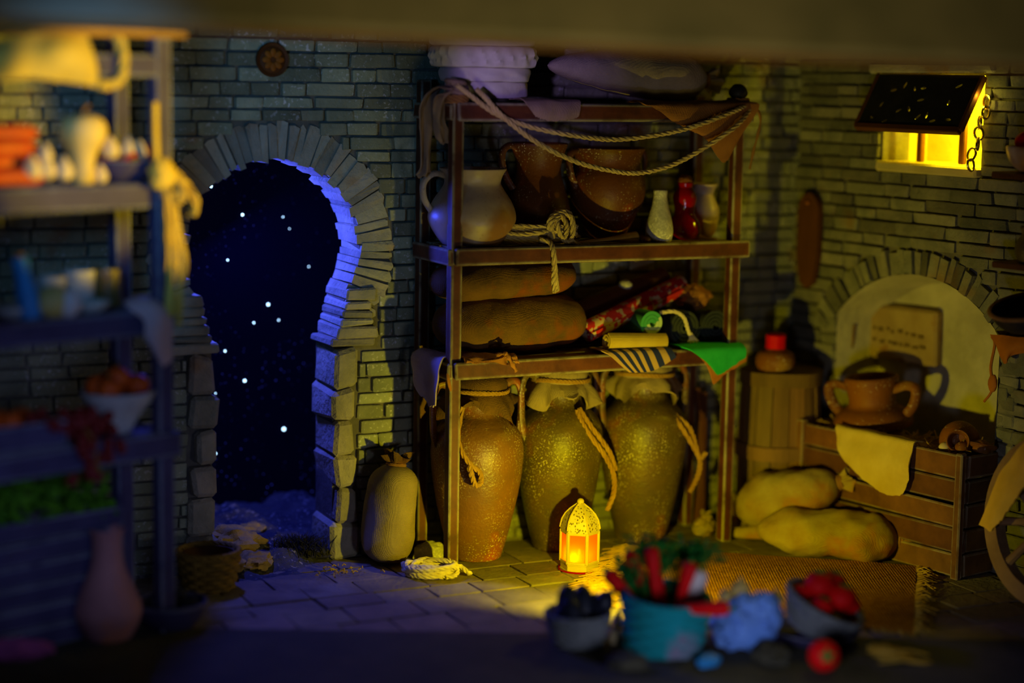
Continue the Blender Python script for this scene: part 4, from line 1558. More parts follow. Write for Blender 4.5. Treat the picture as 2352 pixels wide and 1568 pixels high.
def hexloft(rings, cap=True):
    V, F = [], []
    for r_, z in rings:
        V += hexp(r_, z)
    for j in range(len(rings) - 1):
        for i in range(6):
            k = (i + 1) % 6
            F.append((j * 6 + i, j * 6 + k, (j + 1) * 6 + k, (j + 1) * 6 + i))
    if cap:
        F += [tuple(range(6))[::-1], tuple(range(len(V) - 6, len(V)))]
    return V, F


part('base', hexloft([(LR, 0), (LR, .006), (LR * .97, .008), (LR * .97, .032), (LR * 1.0, .034), (LR * 1.0, .040)]), mt['lantern'], lan, False)
part('foot_ring', torus(LR * 1.06, .006, 24, 6, .004), mt['redglass'], lan)
z0_, z1_ = .040, .205
fm = []
for i in range(6):
    a = PI / 3 * i
    c_ = Vector((LR * .965 * math.cos(a), LR * .965 * math.sin(a), 0))
    fm.append(X(bevbox(.014, .016, z1_ - z0_, .003), T(c_.x, c_.y, (z0_ + z1_) / 2, a)))
    b_ = a + PI / 6
    ap = LR * .965 * math.cos(PI / 6)
    for z in (z0_ + .006, z1_ - .007):
        fm.append(X(bevbox(.010, LR * .9, .014, .002), T(ap * math.cos(b_), ap * math.sin(b_), z, b_)))
part('frame', J(*fm), mt['lantern'], lan, False)
pane = bpy.data.materials.new('orange_lantern_glass')
pane.use_nodes = True
N, L = pane.node_tree.nodes, pane.node_tree.links
for n in list(N):
    if n.type != 'OUTPUT_MATERIAL':
        N.remove(n)
tr = N.new('ShaderNodeBsdfTranslucent')
tr.inputs[0].default_value = (.95, .42, .01, 1)
df = N.new('ShaderNodeBsdfDiffuse')
df.inputs[0].default_value = (.5, .2, .01, 1)
mx = N.new('ShaderNodeMixShader')
mx.inputs[0].default_value = .35
L.new(tr.outputs[0], mx.inputs[1])
L.new(df.outputs[0], mx.inputs[2])
tp = N.new('ShaderNodeBsdfTransparent')
tp.inputs[0].default_value = (1, .5, .06, 1)
mx2 = N.new('ShaderNodeMixShader')
mx2.inputs[0].default_value = .18
L.new(mx.outputs[0], mx2.inputs[1])
L.new(tp.outputs[0], mx2.inputs[2])
L.new(mx2.outputs[0], N['Material Output'].inputs[0])
for i in range(6):
    b_ = PI / 3 * i + PI / 6
    ap = LR * .95 * math.cos(PI / 6)
    part('pane', X(bevbox(.003, LR * .86, z1_ - z0_ - .02, .001), T(ap * math.cos(b_), ap * math.sin(b_), (z0_ + z1_) / 2, b_)), pane, lan, False)
dome = []
ZD = .94
lan.scale = (1, 1, .93)
rings = [(LR * 1.02, .203), (LR * 1.02, .214), (LR * 1.0, .228), (LR * .93, .258), (LR * .76, .288), (LR * .5, .315), (LR * .24, .334), (LR * .17, .340)]
dm = bpy.data.materials.new('pierced_cream_metal')
dm.use_nodes = True
N, L = dm.node_tree.nodes, dm.node_tree.links
tcx = N.new('ShaderNodeTexCoord')
mpx = N.new('ShaderNodeMapping')
mpx.inputs['Scale'].default_value = (1, 1, .6)
vx = N.new('ShaderNodeTexVoronoi')
vx.inputs['Scale'].default_value = 100
rx_ = N.new('ShaderNodeValToRGB')
rx_.color_ramp.elements[0].position = .27
rx_.color_ramp.elements[0].color = (.10, .05, .012, 1)
rx_.color_ramp.elements[1].position = .38
rx_.color_ramp.elements[1].color = (.52, .41, .15, 1)
L.new(tcx.outputs['Object'], mpx.inputs[0])
L.new(mpx.outputs[0], vx.inputs['Vector'])
L.new(vx.outputs['Distance'], rx_.inputs[0])
L.new(rx_.outputs[0], N['Principled BSDF'].inputs['Base Color'])
N['Principled BSDF'].inputs['Roughness'].default_value = .5
part('roof', hexloft(rings), dm, lan, False)
rb = []
for i in range(6):
    rb.append(tube([Vector((r_ * 1.01 * math.cos(PI / 3 * i), r_ * 1.01 * math.sin(PI / 3 * i), z)) for r_, z in rings[1:]], .0045, 6))
part('roof_rib', J(*rb), mt['lantern'], lan)
part('knob', X(blob(.017, .017, .017, 0, 0), T(0, 0, .350)), mt['lantern'], lan)
part('candle', X(lathe([(.0, 0), (.022, 0), (.022, .02), (.004, .024), (.002, .036)], 18), T(0, 0, .04)), mt['creampot'], lan)
part('flame', X(blob(.008, .008, .016, 0, 0), T(.0, 0, .088)), emit('candle_flame', (1, .75, .25), 25), lan)
lamp('POINT', 'lantern_light', pl_ + Vector((-.022, -.046, .072)), 1.0, (1, .72, .06), shadow_soft_size=.008)

# burlap mat with fringe ------------------------------------------------
ma, mb, mc, md = floor_at(1470, 1262), floor_at(2104, 1304), floor_at(2098, 1462), floor_at(1372, 1360)
rows = []
for j in range(6):
    f = j / 5
    a_, b_ = ma.lerp(md, f), mb.lerp(mc, f)
    rows.append([a_.lerp(b_, i / 5) + Vector((0, 0, .010 + .006 * nz(i * .9, j * .8, 3))) for i in range(6)])
mat_t = thing('burlap_mat', 'coarse brown burlap mat with frayed ends on the stone floor', 'mat', (ma + mb + mc + md) / 4)
o_ = mat_t.location.copy()
part('woven_field', sheet([[p - o_ for p in rw] for rw in rows], 80, 40, .008, .002, 40), mt['mat'], mat_t)
r = random.Random(5)
for (e0, e1, out, ln, nfr) in ((mb, mc, Vector((1, -.15, 0)), .085, 90), (ma, md, Vector((-1, -.02, 0)), .15, 110), (mc, md, Vector((-.05, -1, 0)), .04, 60)):
    fr_ = []
    for i in range(nfr):
        f = (i + r.uniform(-.4, .4)) / nfr
        f = min(max(f, 0), 1)
        p = e0.lerp(e1, f) - o_
        l = ln * r.uniform(.5, 1.15)
        d = (out + Vector((r.uniform(-.3, .3), r.uniform(-.35, .35), 0))).normalized()
        fr_.append(tube([p + Vector((0, 0, .011)), p + d * l * .5 + Vector((0, 0, .016 + r.uniform(0, .012))), p + d * l + Vector((r.uniform(-.01, .01), r.uniform(-.02, .02), .005))], r.uniform(.0022, .0036), 4))
    part('fringe', J(*fr_), mt['straw'], mat_t, kind='stuff')
# straw strewn by the lantern and by the baskets
def straw(label, pts, n, l0, l1, seed, dirx=None, rr_=(.0022, .004)):
    rg = random.Random(seed)
    ms = []
    for i in range(n):
        c = Vector((0, 0, 0))
        ws = [rg.random() for _ in pts]
        s = sum(ws)
        for w_, p in zip(ws, pts):
            c += p * (w_ / s)
        a = rg.uniform(0, PI) if dirx is None else dirx + rg.gauss(0, .35)
        l = rg.uniform(l0, l1)
        d = Vector((math.cos(a), math.sin(a), 0)) * l / 2
        z = rg.uniform(.006, .02)
        ms.append(tube([c - d + Vector((0, 0, z)), c + Vector((0, 0, z + .008)), c + d + Vector((0, 0, z))], rg.uniform(*rr_), 4))
    return solo('straw', J(*ms), mt['straw'], label, 'straw', kind='stuff')


straw('loose straw strewn on the floor between lantern and mat', [floor_at(1375, 1318), floor_at(1440, 1270), floor_at(1420, 1400), floor_at(1330, 1372), floor_at(1400, 1420)], 150, .05, .15, 3, -.25)
straw('pale straw scattered on the floor past the tomato basket', [floor_at(2010, 1480), floor_at(2130, 1515), floor_at(2060, 1545), floor_at(2000, 1500)], 48, .06, .2, 6, -.45, (.003, .006))
straw('bits of straw lying in the doorway dust', [floor_at(760, 1300), floor_at(900, 1320), floor_at(700, 1330)], 30, .01, .03, 9)

# ================================================================== BY THE WALL WITH THE WINDOW
def z_at(px, py, p):
    """height at which the sight line through a pixel passes the upright plane through p that faces the viewer."""
    n = Vector((p.x, p.y, 0)).normalized() * -1
    return on_plane(px, py, Vector((p.x, p.y, 0)), n).z


det = nL.x * nR.y - nL.y * nR.x
dB = Vector(((.245 * nR.y - nL.y * .25) / det, (nL.x * .25 - .245 * nR.x) / det, 0))
pB = CORNER + dB
HB = z_at(1780, 845, pB)
bar = thing('barrel', 'tall stave barrel with wooden hoops in the corner', 'barrel', pB, .2)
nst = 15
RBr = .215
r = random.Random(8)
for i in range(nst):
    a0, a1 = 2 * PI * i / nst + .012, 2 * PI * (i + 1) / nst - .012
    Vb, Fb = [], []
    zs = [0, .2 * HB, .5 * HB, .8 * HB, HB]
    off = r.uniform(-.004, .004)
    for z in zs:
        R0 = RBr * (.90 + .10 * math.sin(PI * z / HB)) + off
        for q in (R0, R0 - .03):
            for a in (a0, (a0 + a1) / 2, a1):
                Vb.append(Vector((q * math.cos(a), q * math.sin(a), z)))
    for j in range(4):
        o = j * 6
        for a, b in ((0, 1), (1, 2), (2, 5), (5, 4), (4, 3), (3, 0)):
            Fb.append((o + a, o + b, o + 6 + b, o + 6 + a))
    Fb += [(0, 3, 4, 5, 2, 1), (24, 25, 26, 29, 28, 27)]
    part('stave', (Vb, Fb), mt['barrel'], bar, False)
for f in (.04, .50, .955):
    R0 = RBr * (.90 + .10 * math.sin(PI * f)) + .012
    h = .035
    prof = [(R0 - .012, -h), (R0 + .006, -h), (R0 + .006, h), (R0 - .012, h)]
    part('hoop', X(lathe(prof, 48, lambda a, r_, z, j: (r_ * (1 + .01 * nz(a * 2, f * 9)), z + .006 * nz(a, f * 5))), T(0, 0, f * HB)), mt['barrel'], bar, False)
part('barrel_lid', X(lathe([(.001, -.02), (RBr * .88, -.02), (RBr * .88, 0), (.001, 0)], 32), T(0, 0, HB - .012)), mt['barrel'], bar, False)
pp = pB + Vector((-.045, -.09, HB))
t = pot('red_topped_pot', 'small round clay pot with a red cloth top on the barrel', 'pot', pp, [(0, 0), (.07, 0), (.095, .025), (.1, .06), (.085, .095), (.05, .115), (.045, .13)], mt['terra'], 32)
part('red_cover', X(lathe([(.001, .075), (.04, .075), (.052, .066), (.05, .03), (.052, 0), (.044, -.004), (.001, -.004)], 28, lambda a, r_, z, j: (r_ * (1 + .04 * math.sin(a * 7)), z)), T(0, 0, .118)), mt['tomato'], t)

# long wooden peel hanging on the wall
q0, q1 = WR.px(1835, 440, -.03), WR.px(1815, 655, -.03)
uc = .155
pz0, pz1 = q1.z, q0.z
W2 = .075
poly = [(W2 * -.62, pz0 + .03), (0, pz0), (W2 * .62, pz0 + .03)] + [(W2, pz0 + (pz1 - pz0) * .35), (W2, pz1 - .10)] + [(W2 * math.cos(a), pz1 - .10 + .10 * math.sin(a)) for a in (PI * i / 12 for i in range(1, 12))] + [(-W2, pz1 - .10), (-W2, pz0 + (pz1 - pz0) * .35)]
pe = thing('bread_peel', 'long dark brown wooden board hanging from a nail on the brick wall', 'board', WR(uc, -.035, pz0), BR)
part('board', prism([(x, z - pz0) for x, z in poly], -.018, .016), mt['boardw'], pe, False)
part('nail', X(blob(.010, .010, .010, 0, 0), T(0, -.024, pz1 - pz0 - .05)), mt['leather'], pe)

# crate along the wall
cA, cB = floor_at(1826, 1226), floor_at(2203, 1332)
dC = (cB - cA)
LC = dC.length
rzC = math.atan2(dC.y, dC.x)
tK = dC.normalized()
nK = Vector((tK.y, -tK.x, 0))
if nK.y > 0:
    nK = -nK
KR = Fr(cA, tK, nK, rzC)
HCt = KR.px(2225, 1050).z
crate = thing('wooden_crate', 'old brown plank crate full of straw beside the grain sacks', 'crate', cA, rzC)
DCt = .30
npl = 5
hp = HCt / npl
for i in range(npl):
    part('plank', bevbox(LC, .028, hp - .010, .006, (LC / 2, .014 + .006 * (i % 2), hp * (i + .5)), .005, i + 3), mt['crate'], crate, False)
    if i < 3:
        part('plank', bevbox(LC, .028, hp - .010, .006, (LC / 2, DCt - .014, hp * (i + .5)), .005, i + 33), mt['crate'], crate, False)
    for x in (.014, LC - .014):
        part('plank', bevbox(.028, DCt - .06, hp - .010, .006, (x, DCt / 2, hp * (i + .5)), .004, i + 53), mt['crate'], crate, False)
for x in (.02, LC - .02):
    for y in (-.004, DCt - .02):
        part('corner_post', bevbox(.045, .035, HCt + .012, .006, (x, y, HCt / 2 + .006), .004, int(x * 9 + y * 99)), mt['crate'], crate, False)
part('bottom', bevbox(LC - .06, DCt - .06, .03, .004, (LC / 2, DCt / 2, .02)), mt['crate'], crate, False)
r = random.Random(31)
ms = [X(blob(LC / 2 - .05, DCt / 2 - .035, .06, 4, .25, 5, 40, 12), T(LC / 2, DCt / 2, HCt - .075))]
for i in range(260):
    c = Vector((r.uniform(.06, LC - .06), r.uniform(.05, DCt - .05), HCt - .03 + r.uniform(0, .04)))
    a = r.uniform(0, PI)
    d = Vector((math.cos(a) * r.uniform(.02, .06), math.sin(a) * .04, r.uniform(-.01, .03)))
    ms.append(tube([c - d, c, c + d], r.uniform(.002, .004), 4))
part('straw_filling', J(*ms), mt['straw'], crate, kind='stuff')

# amphora standing in the crate
kx = KR.px(2015, 1000, .25).x
pK = KR(kx, .25, 0)
zR = z_at(2000, 862, pK)
am = thing('wine_amphora', 'wide necked terracotta amphora standing in the crate of straw', 'amphora', pK + Vector((0, 0, HCt - .18)), rzC + .35, rot=(R_(3), R_(-5), rzC + .3))
hz = zR - (HCt - .18)
prof = [(0, 0), (.05, 0), (.085, .05), (.125, .13), (.165, .19), (.195, hz * .42), (.195, hz * .51), (.165, hz * .60), (.125, hz * .66), (.118, hz * .74), (.128, hz * .86), (.136, hz * .96), (.13, hz), (.115, hz * .985), (.10, hz * .8), (.09, hz * .6)]
part('body', lathe(smooth_prof(prof, 60), 52, lambda a, r_, z, j: (r_ * (1 + .02 * nz(math.cos(a), math.sin(a), z * 4)), z)), mt['terra'], am)
for a in (.0, PI):
    P = cr_pts(handle_pts(a, [(.18, hz * .56), (.215, hz * .66), (.235, hz * .78), (.23, hz * .87), (.19, hz * .90), (.15, hz * .875), (.115, hz * .85)]), 26)
    part('handle', tube(P, .027, 10, .75), mt['terra'], am)
# small red jug lying in the straw
kx2 = KR.px(2220, 1020, .14).x
t = thing('small_red_jug', 'small red jug lying on its side in the crate straw', 'jug', KR(LC - .17, .16, HCt + .03), 0, None, (R_(80), R_(8), rzC + .6))
part('body', X(lathe(smooth_prof([(0, 0), (.05, 0), (.085, .05), (.095, .10), (.07, .15), (.045, .18), (.055, .21), (.045, .21), (.03, .16)], 34), 32), T(0, 0, -.1)), mt['terra'], t)
part('handle', tube(cr_pts([Vector((.05, .0, .10)), Vector((.12, .0, .10)), Vector((.17, 0, .05)), Vector((.14, 0, -.02)), Vector((.085, 0, -.03))], 20), .014, 8, .7), mt['terra'], t)
for i, (fx, fy, s) in enumerate(((.12, .10, .038), (.06, .16, .045), (.20, .07, .03))):
    t = thing('small_fruit', ['little red fruit at the crate corner', 'second red fruit behind the crate corner', 'tiny yellow fruit beside the red jug'][i], 'fruit', KR(LC - fx + .02, fy, HCt - .02))
    part('flesh', X(blob(s, s, s * .9, i, .05), T(0, 0, s * .8)), mt['terra'] if i < 2 else mt['garlic'], t)
    part('stalk', tube([Vector((0, 0, s * 1.5)), Vector((.006, 0, s * 2.0))], .004, 6), mt['bark'], t)
# pale cloth hanging over the crate front
P0 = [KR.px(*p, -.02) for p in ((1918, 1000), (1945, 990), (2000, 998), (2050, 1020), (2098, 1030))]
P2 = [KR.px(*p, -.035) for p in ((1940, 1060), (1990, 1105), (2030, 1132), (2070, 1136), (2088, 1100))]
P1 = [P0[i].lerp(P2[i], .5) + Vector((0, -.018, 0)) for i in range(5)]
Pm = [Vector((p.x, .05, HCt + .016)) for p in P0]
P00 = [Vector((p.x, -.010, HCt + .018)) for p in P0]
Pe = [Vector((P0[i].x * .8 + P2[i].x * .2, -.024, HCt - .03)) for i in range(5)]
rows = [[KR(p.x, p.y, p.z) for p in row] for row in (Pm, P00, Pe, P1, P2)]
solo('cream_cloth', sheet(rows, 30, 26, .006, .007, 12, 5, .003), mt['cream'], 'plain cream cloth flap hanging over the crate front', 'cloth')
# sacks heaped in front of the crate
p0, p1 = floor_at(1742, 1272), floor_at(2055, 1300)
a_ = math.atan2((p1 - p0).y, (p1 - p0).x)
sack('flour_sack', 'long pale sack lying flat on the floor by the mat', (p0 + p1) / 2 + Vector((.02, .10, 0)), (p1 - p0).length + .04, .145, .125, mt['burlapy'], (0, 0, a_), 3, neck=1, p=4.0, taper=-.18, sag=.2, group='sacks before the crate', dmp=.024)
p0 = floor_at(1715, 1232)
ps_ = RK(1.79, -.02, .075)
sack('flour_sack', 'plump pale sack propped at a slant on the crate corner', floor_at(1803, 1246) + Vector((.045, .02, .115)), .56, .145, .135, mt['burlapy'], (0, R_(-20), R_(-22)), 6, neck=1, p=3.0, sag=.12, group='sacks before the crate', dmp=.022)
solo('sack_tail', tube(cr_pts([floor_at(1668, 1232) + Vector((0, 0, .028)), floor_at(1705, 1238) + Vector((0, 0, .034)), floor_at(1760, 1244) + Vector((0, 0, .05))], 14), [.022 + .022 * i / 13 for i in range(14)], 10, .8), mt['burlapy'], 'narrow twisted end of pale sacking lying by the rack post', 'cloth')
for i, (px, py, s, lb) in enumerate(((1694, 1185, .07, 'small brown bundle wedged beside the rack post'), (1700, 1215, .06, 'lower small pale bundle beside the rack post'), (1618, 1222, .065, 'pale knotted bundle under the rack behind its post'))):
    q = floor_at(px, py + 12)
    t = thing('small_bundle', lb, 'bundle', q + Vector((0, .06, 0)), .5 * i)
    part('body', X(blob(s, s * .8, s * .75, i + 3, .35, 3), T(0, 0, s * .62)), mt['burlapy'] if i else mt['burlapd'], t)
    part('knot', X(ruffle(.014, .03, .04, 20, 5, i), T(0, 0, s * 1.2, 0, .4)), mt['burlapy'], t)
# pitchfork with crooked tines standing in the niche
fk = thing('wooden_fork', 'crooked wooden fork standing in the arched niche', 'fork', WR(.46, .10, .27), BR)
LF = lambda px, py, y: (lambda q: Vector((q.x - .46, y - .10, q.z - .27)))(WR.px(px, py, y))
part('shaft', tube(cr_pts([Vector((.02, .0, 0)), LF(1915, 980, .10), LF(1910, 880, .10), LF(1900, 800, .10), LF(1893, 735, .10)], 20), .012, 7), mt['bark'], fk)
for P in (((1908, 870), (1918, 800), (1928, 735)), ((1910, 872), (1936, 820), (1945, 742)), ((1912, 868), (1952, 810), (1963, 745))):
    part('tine', tube(cr_pts([LF(*p, .10) + Vector((0, .006 * nz(p[0]), 0)) for p in P], 14), [.013 - .006 * i / 13 for i in range(14)], 7), mt['bark'], fk)
part('binding', X(torus(.020, .006, 16, 6), T(*LF(1909, 868, .10))), mt['cord'], fk)

# cart wheel leaning at the edge, hide thrown over it
whp = floor_at(2382, 1394)
WHR = .385
wrz = R_(-63)
wh = thing('cart_wheel', 'grey wooden cart wheel leaning near the crate', 'wheel', whp, 0, None, (R_(-6), 0, wrz))
P = [Vector((WHR * math.cos(2 * PI * i / 48), 0, WHR + WHR * math.sin(2 * PI * i / 48))) for i in range(48)]
rim = []
Vr, Fr_ = [], []
for i in range(48):
    a = 2 * PI * i / 48
    for rr0, yy in ((WHR, -.03), (WHR, .03), (WHR - .075, .03), (WHR - .075, -.03)):
        Vr.append(Vector((rr0 * math.cos(a), yy, WHR + rr0 * math.sin(a))))
for i in range(48):
    k = (i + 1) % 48
    for q in range(4):
        w_ = (q + 1) % 4
        Fr_.append((i * 4 + q, i * 4 + w_, k * 4 + w_, k * 4 + q))
part('rim', (Vr, Fr_), mt['wheel'], wh, False)
for i in range(10):
    a = 2 * PI * i / 10 + .2
    part('spoke', tube([Vector((.05 * math.cos(a), 0, WHR + .05 * math.sin(a))), Vector(((WHR - .2) * math.cos(a), 0, WHR + (WHR - .2) * math.sin(a))), Vector(((WHR - .06) * math.cos(a), 0, WHR + (WHR - .06) * math.sin(a)))], [.024, .018, .022], 8), mt['wheel'], wh)
part('hub', X(lathe([(.035, -.07), (.06, -.07), (.075, -.03), (.075, .03), (.06, .06), (.001, .06), (.001, -.02), (.035, -.02)], 28, cap=False), T(0, 0, WHR, 0, -PI / 2 + PI)), mt['wheel'], wh)
part('hub_hole', X(lathe([(.001, 0), (.034, 0), (.034, .02), (.001, .02)], 20), T(0, -.05, WHR, 0, PI / 2)), mt['iron'], wh)
mw = Matrix.Translation(whp) @ Matrix.Rotation(wrz, 4, 'Z') @ Matrix.Rotation(R_(-6), 4, 'X')
def on_wheel(px, py, dy=-.075):
    p = mw @ Vector((0, dy, WHR))
    n = (mw.to_3x3() @ Vector((0, -1, 0)))
    return on_plane(px, py, p, n)
rows = [[on_wheel(2352 + 60, 985), on_wheel(2352, 1018), on_wheel(2318, 1062), on_wheel(2290, 1110), on_wheel(2268, 1165), on_wheel(2250, 1205)],
        [on_wheel(2430, 1020, -.10), on_wheel(2362, 1055, -.11), on_wheel(2330, 1095, -.10), on_wheel(2305, 1135, -.10), on_wheel(2280, 1185, -.10), on_wheel(2262, 1212, -.09)],
        [on_wheel(2450, 1060, -.085), on_wheel(2378, 1095, -.09), on_wheel(2345, 1130, -.09), on_wheel(2320, 1165, -.09), on_wheel(2298, 1198, -.09), on_wheel(2275, 1222, -.085)]]
solo('tan_hide', sheet(rows, 34, 18, .012, .012, 10, 3, .008), mt['hide'], 'tan hide thrown over the leaning cart wheel', 'hide')

# small wall shelves with a bowl and a pot, pan and leather hanging below
def wall_shelf(u0, u1, z, label):
    t = thing('wall_shelf', label, 'shelf', WR((u0 + u1) / 2, -.09, z - .03), BR, 'shelves on the brick wall')
    part('board', bevbox(u1 - u0, .20, .03, .006, (0, 0, .015)), mt['boardw'], t, False)
    for x in (-(u1 - u0) * .35, (u1 - u0) * .35):
        part('bracket', prism([(x - .012, -.12), (x + .012, -.12), (x + .012, 0), (x - .012, 0)], .05, .085), mt['boardw'], t, False)
    return t


u_b = WR.px(2345, 350, -.12)
wall_shelf(1.47, 2.15, WR.px(2300, 392, -.1).z, 'upper wall shelf under the white bowl')
zz = WR.px(2300, 392, -.1).z
t = thing('white_bowl', 'white bowl heaped with red fruit on the upper wall shelf', 'bowl', WR(1.655, -.10, zz), BR)
part('bowl_body', lathe(smooth_prof([(0, 0), (.06, 0), (.11, .035), (.135, .09), (.14, .115), (.13, .112), (.1, .05), (.05, .02), (0.001, .02)], 30), 36), mt['creampot'], t)
r = random.Random(2)
for i in range(6):
    a = i * 1.1
    q = WR(1.655, -.10, zz + .10) + Vector((.06 * math.cos(a), .06 * math.sin(a), .02 + (.05 if i == 5 else 0)))
    o = thing('red_fruit', ('red fruit in the white bowl, against the far wall', 'red fruit in the white bowl, back and nearest the window', 'red fruit in the white bowl nearest the window', 'red fruit at the front rim of the white bowl', 'red fruit in the white bowl, front and furthest from the window', 'topmost red fruit heaped in the white bowl')[i], 'fruit', q, a, 'red fruit in the white bowl')
    part('flesh', X(blob(.048, .048, .044, i, .04), T(0, 0, .02)), mt['tomato'], o)
    part('stalk', tube([Vector((0, 0, .058)), Vector((.004, 0, .075))], .004, 6), mt['bark'], o)
zz2 = WR.px(2300, 596, -.1).z
wall_shelf(1.50, 2.15, zz2, 'lower wall shelf under the squat clay pot')
pot('clay_pot', 'squat clay pot on the lower wall shelf', 'pot', WR(1.67, -.10, zz2), [(0, 0), (.06, 0), (.085, .04), (.085, .09), (.06, .13), (.07, .16), (.06, .16), (.04, .1)], mt['amphd'], 30)
solo('plaster_knob', blob(.09, .05, .11, 5, .15), mt['plaster'], 'round pale stone knob on the wall above the white bowl', 'ornament', WR(1.70, .0, WR.px(2335, 225).z))
pz = WR.px(2340, 745, -.12).z
t = thing('hanging_pan', 'wide dark pan hanging by the arched niche', 'pan', WR(1.71, -.15, pz), BR, rot=(R_(18), 0, BR))
part('pan_body', lathe(smooth_prof([(0, 0), (.08, .0), (.14, .04), (.165, .10), (.16, .105), (.13, .05), (.07, .012), (.001, .012)], 30), 40, cap=False), mt['iron'], t)
part('rim', torus(.165, .010, 40, 8, .102), mt['cord'], t)
part('hook', tube(cr_pts([Vector((0, .16, .10)), Vector((0, .17, .2)), Vector((0, .15, .24))], 10), .008, 6), mt['iron'], t)
zl = WR.px(2310, 765, -.06)
rows = [[WR.wpx(2275, 768, -.05), WR.wpx(2305, 770, -.07), WR.wpx(2345, 775, -.07), WR.wpx(2400, 770, -.06)],
        [WR.wpx(2288, 790, -.06), WR.wpx(2308, 800, -.09), WR.wpx(2340, 795, -.08), WR.wpx(2400, 790, -.06)],
        [WR.wpx(2298, 820, -.06), WR.wpx(2310, 835, -.08), WR.wpx(2325, 815, -.07), WR.wpx(2400, 805, -.06)]]
solo('leather_flap', sheet(rows, 20, 14, .008, .006, 12, 2), mt['leather'], 'orange leather flap hanging under the dark pan', 'leather')
t = thing('pendant_cord', 'thin leather cord with a drop pendant on the wall', 'pendant', WR.wpx(2270, 925, -.03), BR)
o_ = t.location.copy()
iv = Matrix.Rotation(-BR, 3, 'Z')
def loc_(px, py, y):
    return iv @ (WR.wpx(px, py, y) - o_)
part('cord', tube(cr_pts([loc_(2278, 772, -.03), loc_(2285, 790, -.03), loc_(2276, 840, -.03), loc_(2278, 868, -.03)], 20), .007, 6), mt['leather'], t)
part('pendant', X(blob(.026, .014, .042, 1, .1), T(*loc_(2280, 880, -.03))), mt['leather'], t)
part('tail', tube(cr_pts([loc_(2281, 892, -.03), loc_(2272, 908, -.03), loc_(2260, 922, -.03)], 10), .006, 6), mt['leather'], t)
# round carved plaque over the doorway
pq = WL.px(625, 137, -.02)
t = thing('round_plaque', 'round carved brown plaque on the bricks above the doorway', 'plaque', WL(pq.x, -.012, pq.z), A)
part('disc', X(lathe([(.001, 0), (.072, 0), (.078, .008), (.074, .022), (.06, .016), (.052, .022), (.001, .022)], 36), T(0, 0, 0, 0, PI / 2)), mt['boardw'], t)
for i in range(8):
    a = 2 * PI * i / 8
    part('petal', X(blob(.014, .006, .02, i, .05), T(.032 * math.cos(a), -.024, .032 * math.sin(a), 0, 0, PI / 2 - a)), mt['leather'], t)
# dark tuft and rocks in the doorway
r = random.Random(14)
ms = []
tf = floor_at(688, 1272, .03)
for i in range(420):
    c = tf + Vector((r.gauss(0, .055), r.gauss(0, .03) + .02, 0))
    h = r.uniform(.03, .09)
    d = Vector((r.gauss(0, .025), r.gauss(0, .02), h))
    ms.append(tube([c, c + d * .6, c + d + Vector((d.x * .5, 0, 0))], [.003, .0025, .001], 3))
ms.append(X(blob(.13, .06, .04, 3, .3), T(tf.x + .01, tf.y + .02, tf.z)))
solo('dry_shrub', J(*ms), mt['shrub'], 'low tuft of dark dry grass against the door jamb', 'shrub')
for i, (px, py, s, lb) in enumerate(((525, 1248, .125, 'biggest pale rock in the doorway'), (478, 1272, .075, 'low flat pale rock at the doorway edge'), (572, 1222, .08, 'small pale rock behind the biggest one'), (585, 1292, .085, 'long low pale rock nearest the flagstones'), (458, 1238, .06, 'small pale rock against the shadowed jamb'), (530, 1300, .07, 'round pale rock below the biggest one'))):
    gz = .03
    for _ in range(8):
        q = floor_at(px, py, gz)
        l = (q - WP).dot(tL), -(q - WP).dot(nL)
        gz = max(ground_z(*l), 0) * .5 + gz * .5
    q = WL(l[0], l[1], max(ground_z(*l), 0))
    solo('rock', blob(s * 1.2, s * .9, s * .5, i + 9, .5, 2.4, 30, 20), mt['rock'], lb, 'rock', q + Vector((0, 0, s * .12)), .4 * i, 'rocks in the doorway')


# ================================================================== FOREGROUND BASKETS
def basket(name, label, cat, loc, r0, r1, h, mat, rings_=9, stakes=22, rot=None, rz=0, liner=None):
    """A woven basket: coiled weave round stakes, a thick rim, a base."""
    t = thing(name, label, cat, loc, rz, None, rot)
    wv = []
    for j in range(rings_):
        f = (j + .5) / rings_
        R0 = r0 + (r1 - r0) * f ** .8
        P = [Vector(((R0 + .006 * math.cos(stakes / 2 * a + PI * j)) * math.cos(a), (R0 + .006 * math.cos(stakes / 2 * a + PI * j)) * math.sin(a), h * f)) for a in (2 * PI * i / 88 for i in range(89))]
        wv.append(tube(P, h / rings_ * .56, 6))
    part('weave', J(*wv), mat, t)
    for i in range(stakes):
        a = 2 * PI * i / stakes
        part('stake', tube([Vector((r0 * math.cos(a), r0 * math.sin(a), .003)), Vector(((r0 + (r1 - r0) * .6) * math.cos(a), (r0 + (r1 - r0) * .6) * math.sin(a), h * .5)), Vector((r1 * math.cos(a), r1 * math.sin(a), h))], .007, 5), mat, t)
    part('rim', X(rope([Vector((r1 * math.cos(a), r1 * math.sin(a), h)) for a in (2 * PI * i / 40 for i in range(41))], .014, 3), T()), mat, t)
    part('base', lathe([(.001, .002), (r0 * .98, .002), (r0 * .98, .014), (.001, .014)], 28), mat, t)
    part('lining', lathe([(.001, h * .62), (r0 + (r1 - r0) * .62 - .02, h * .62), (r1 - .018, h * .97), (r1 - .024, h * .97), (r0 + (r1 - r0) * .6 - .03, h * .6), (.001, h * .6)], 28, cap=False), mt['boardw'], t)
    return t


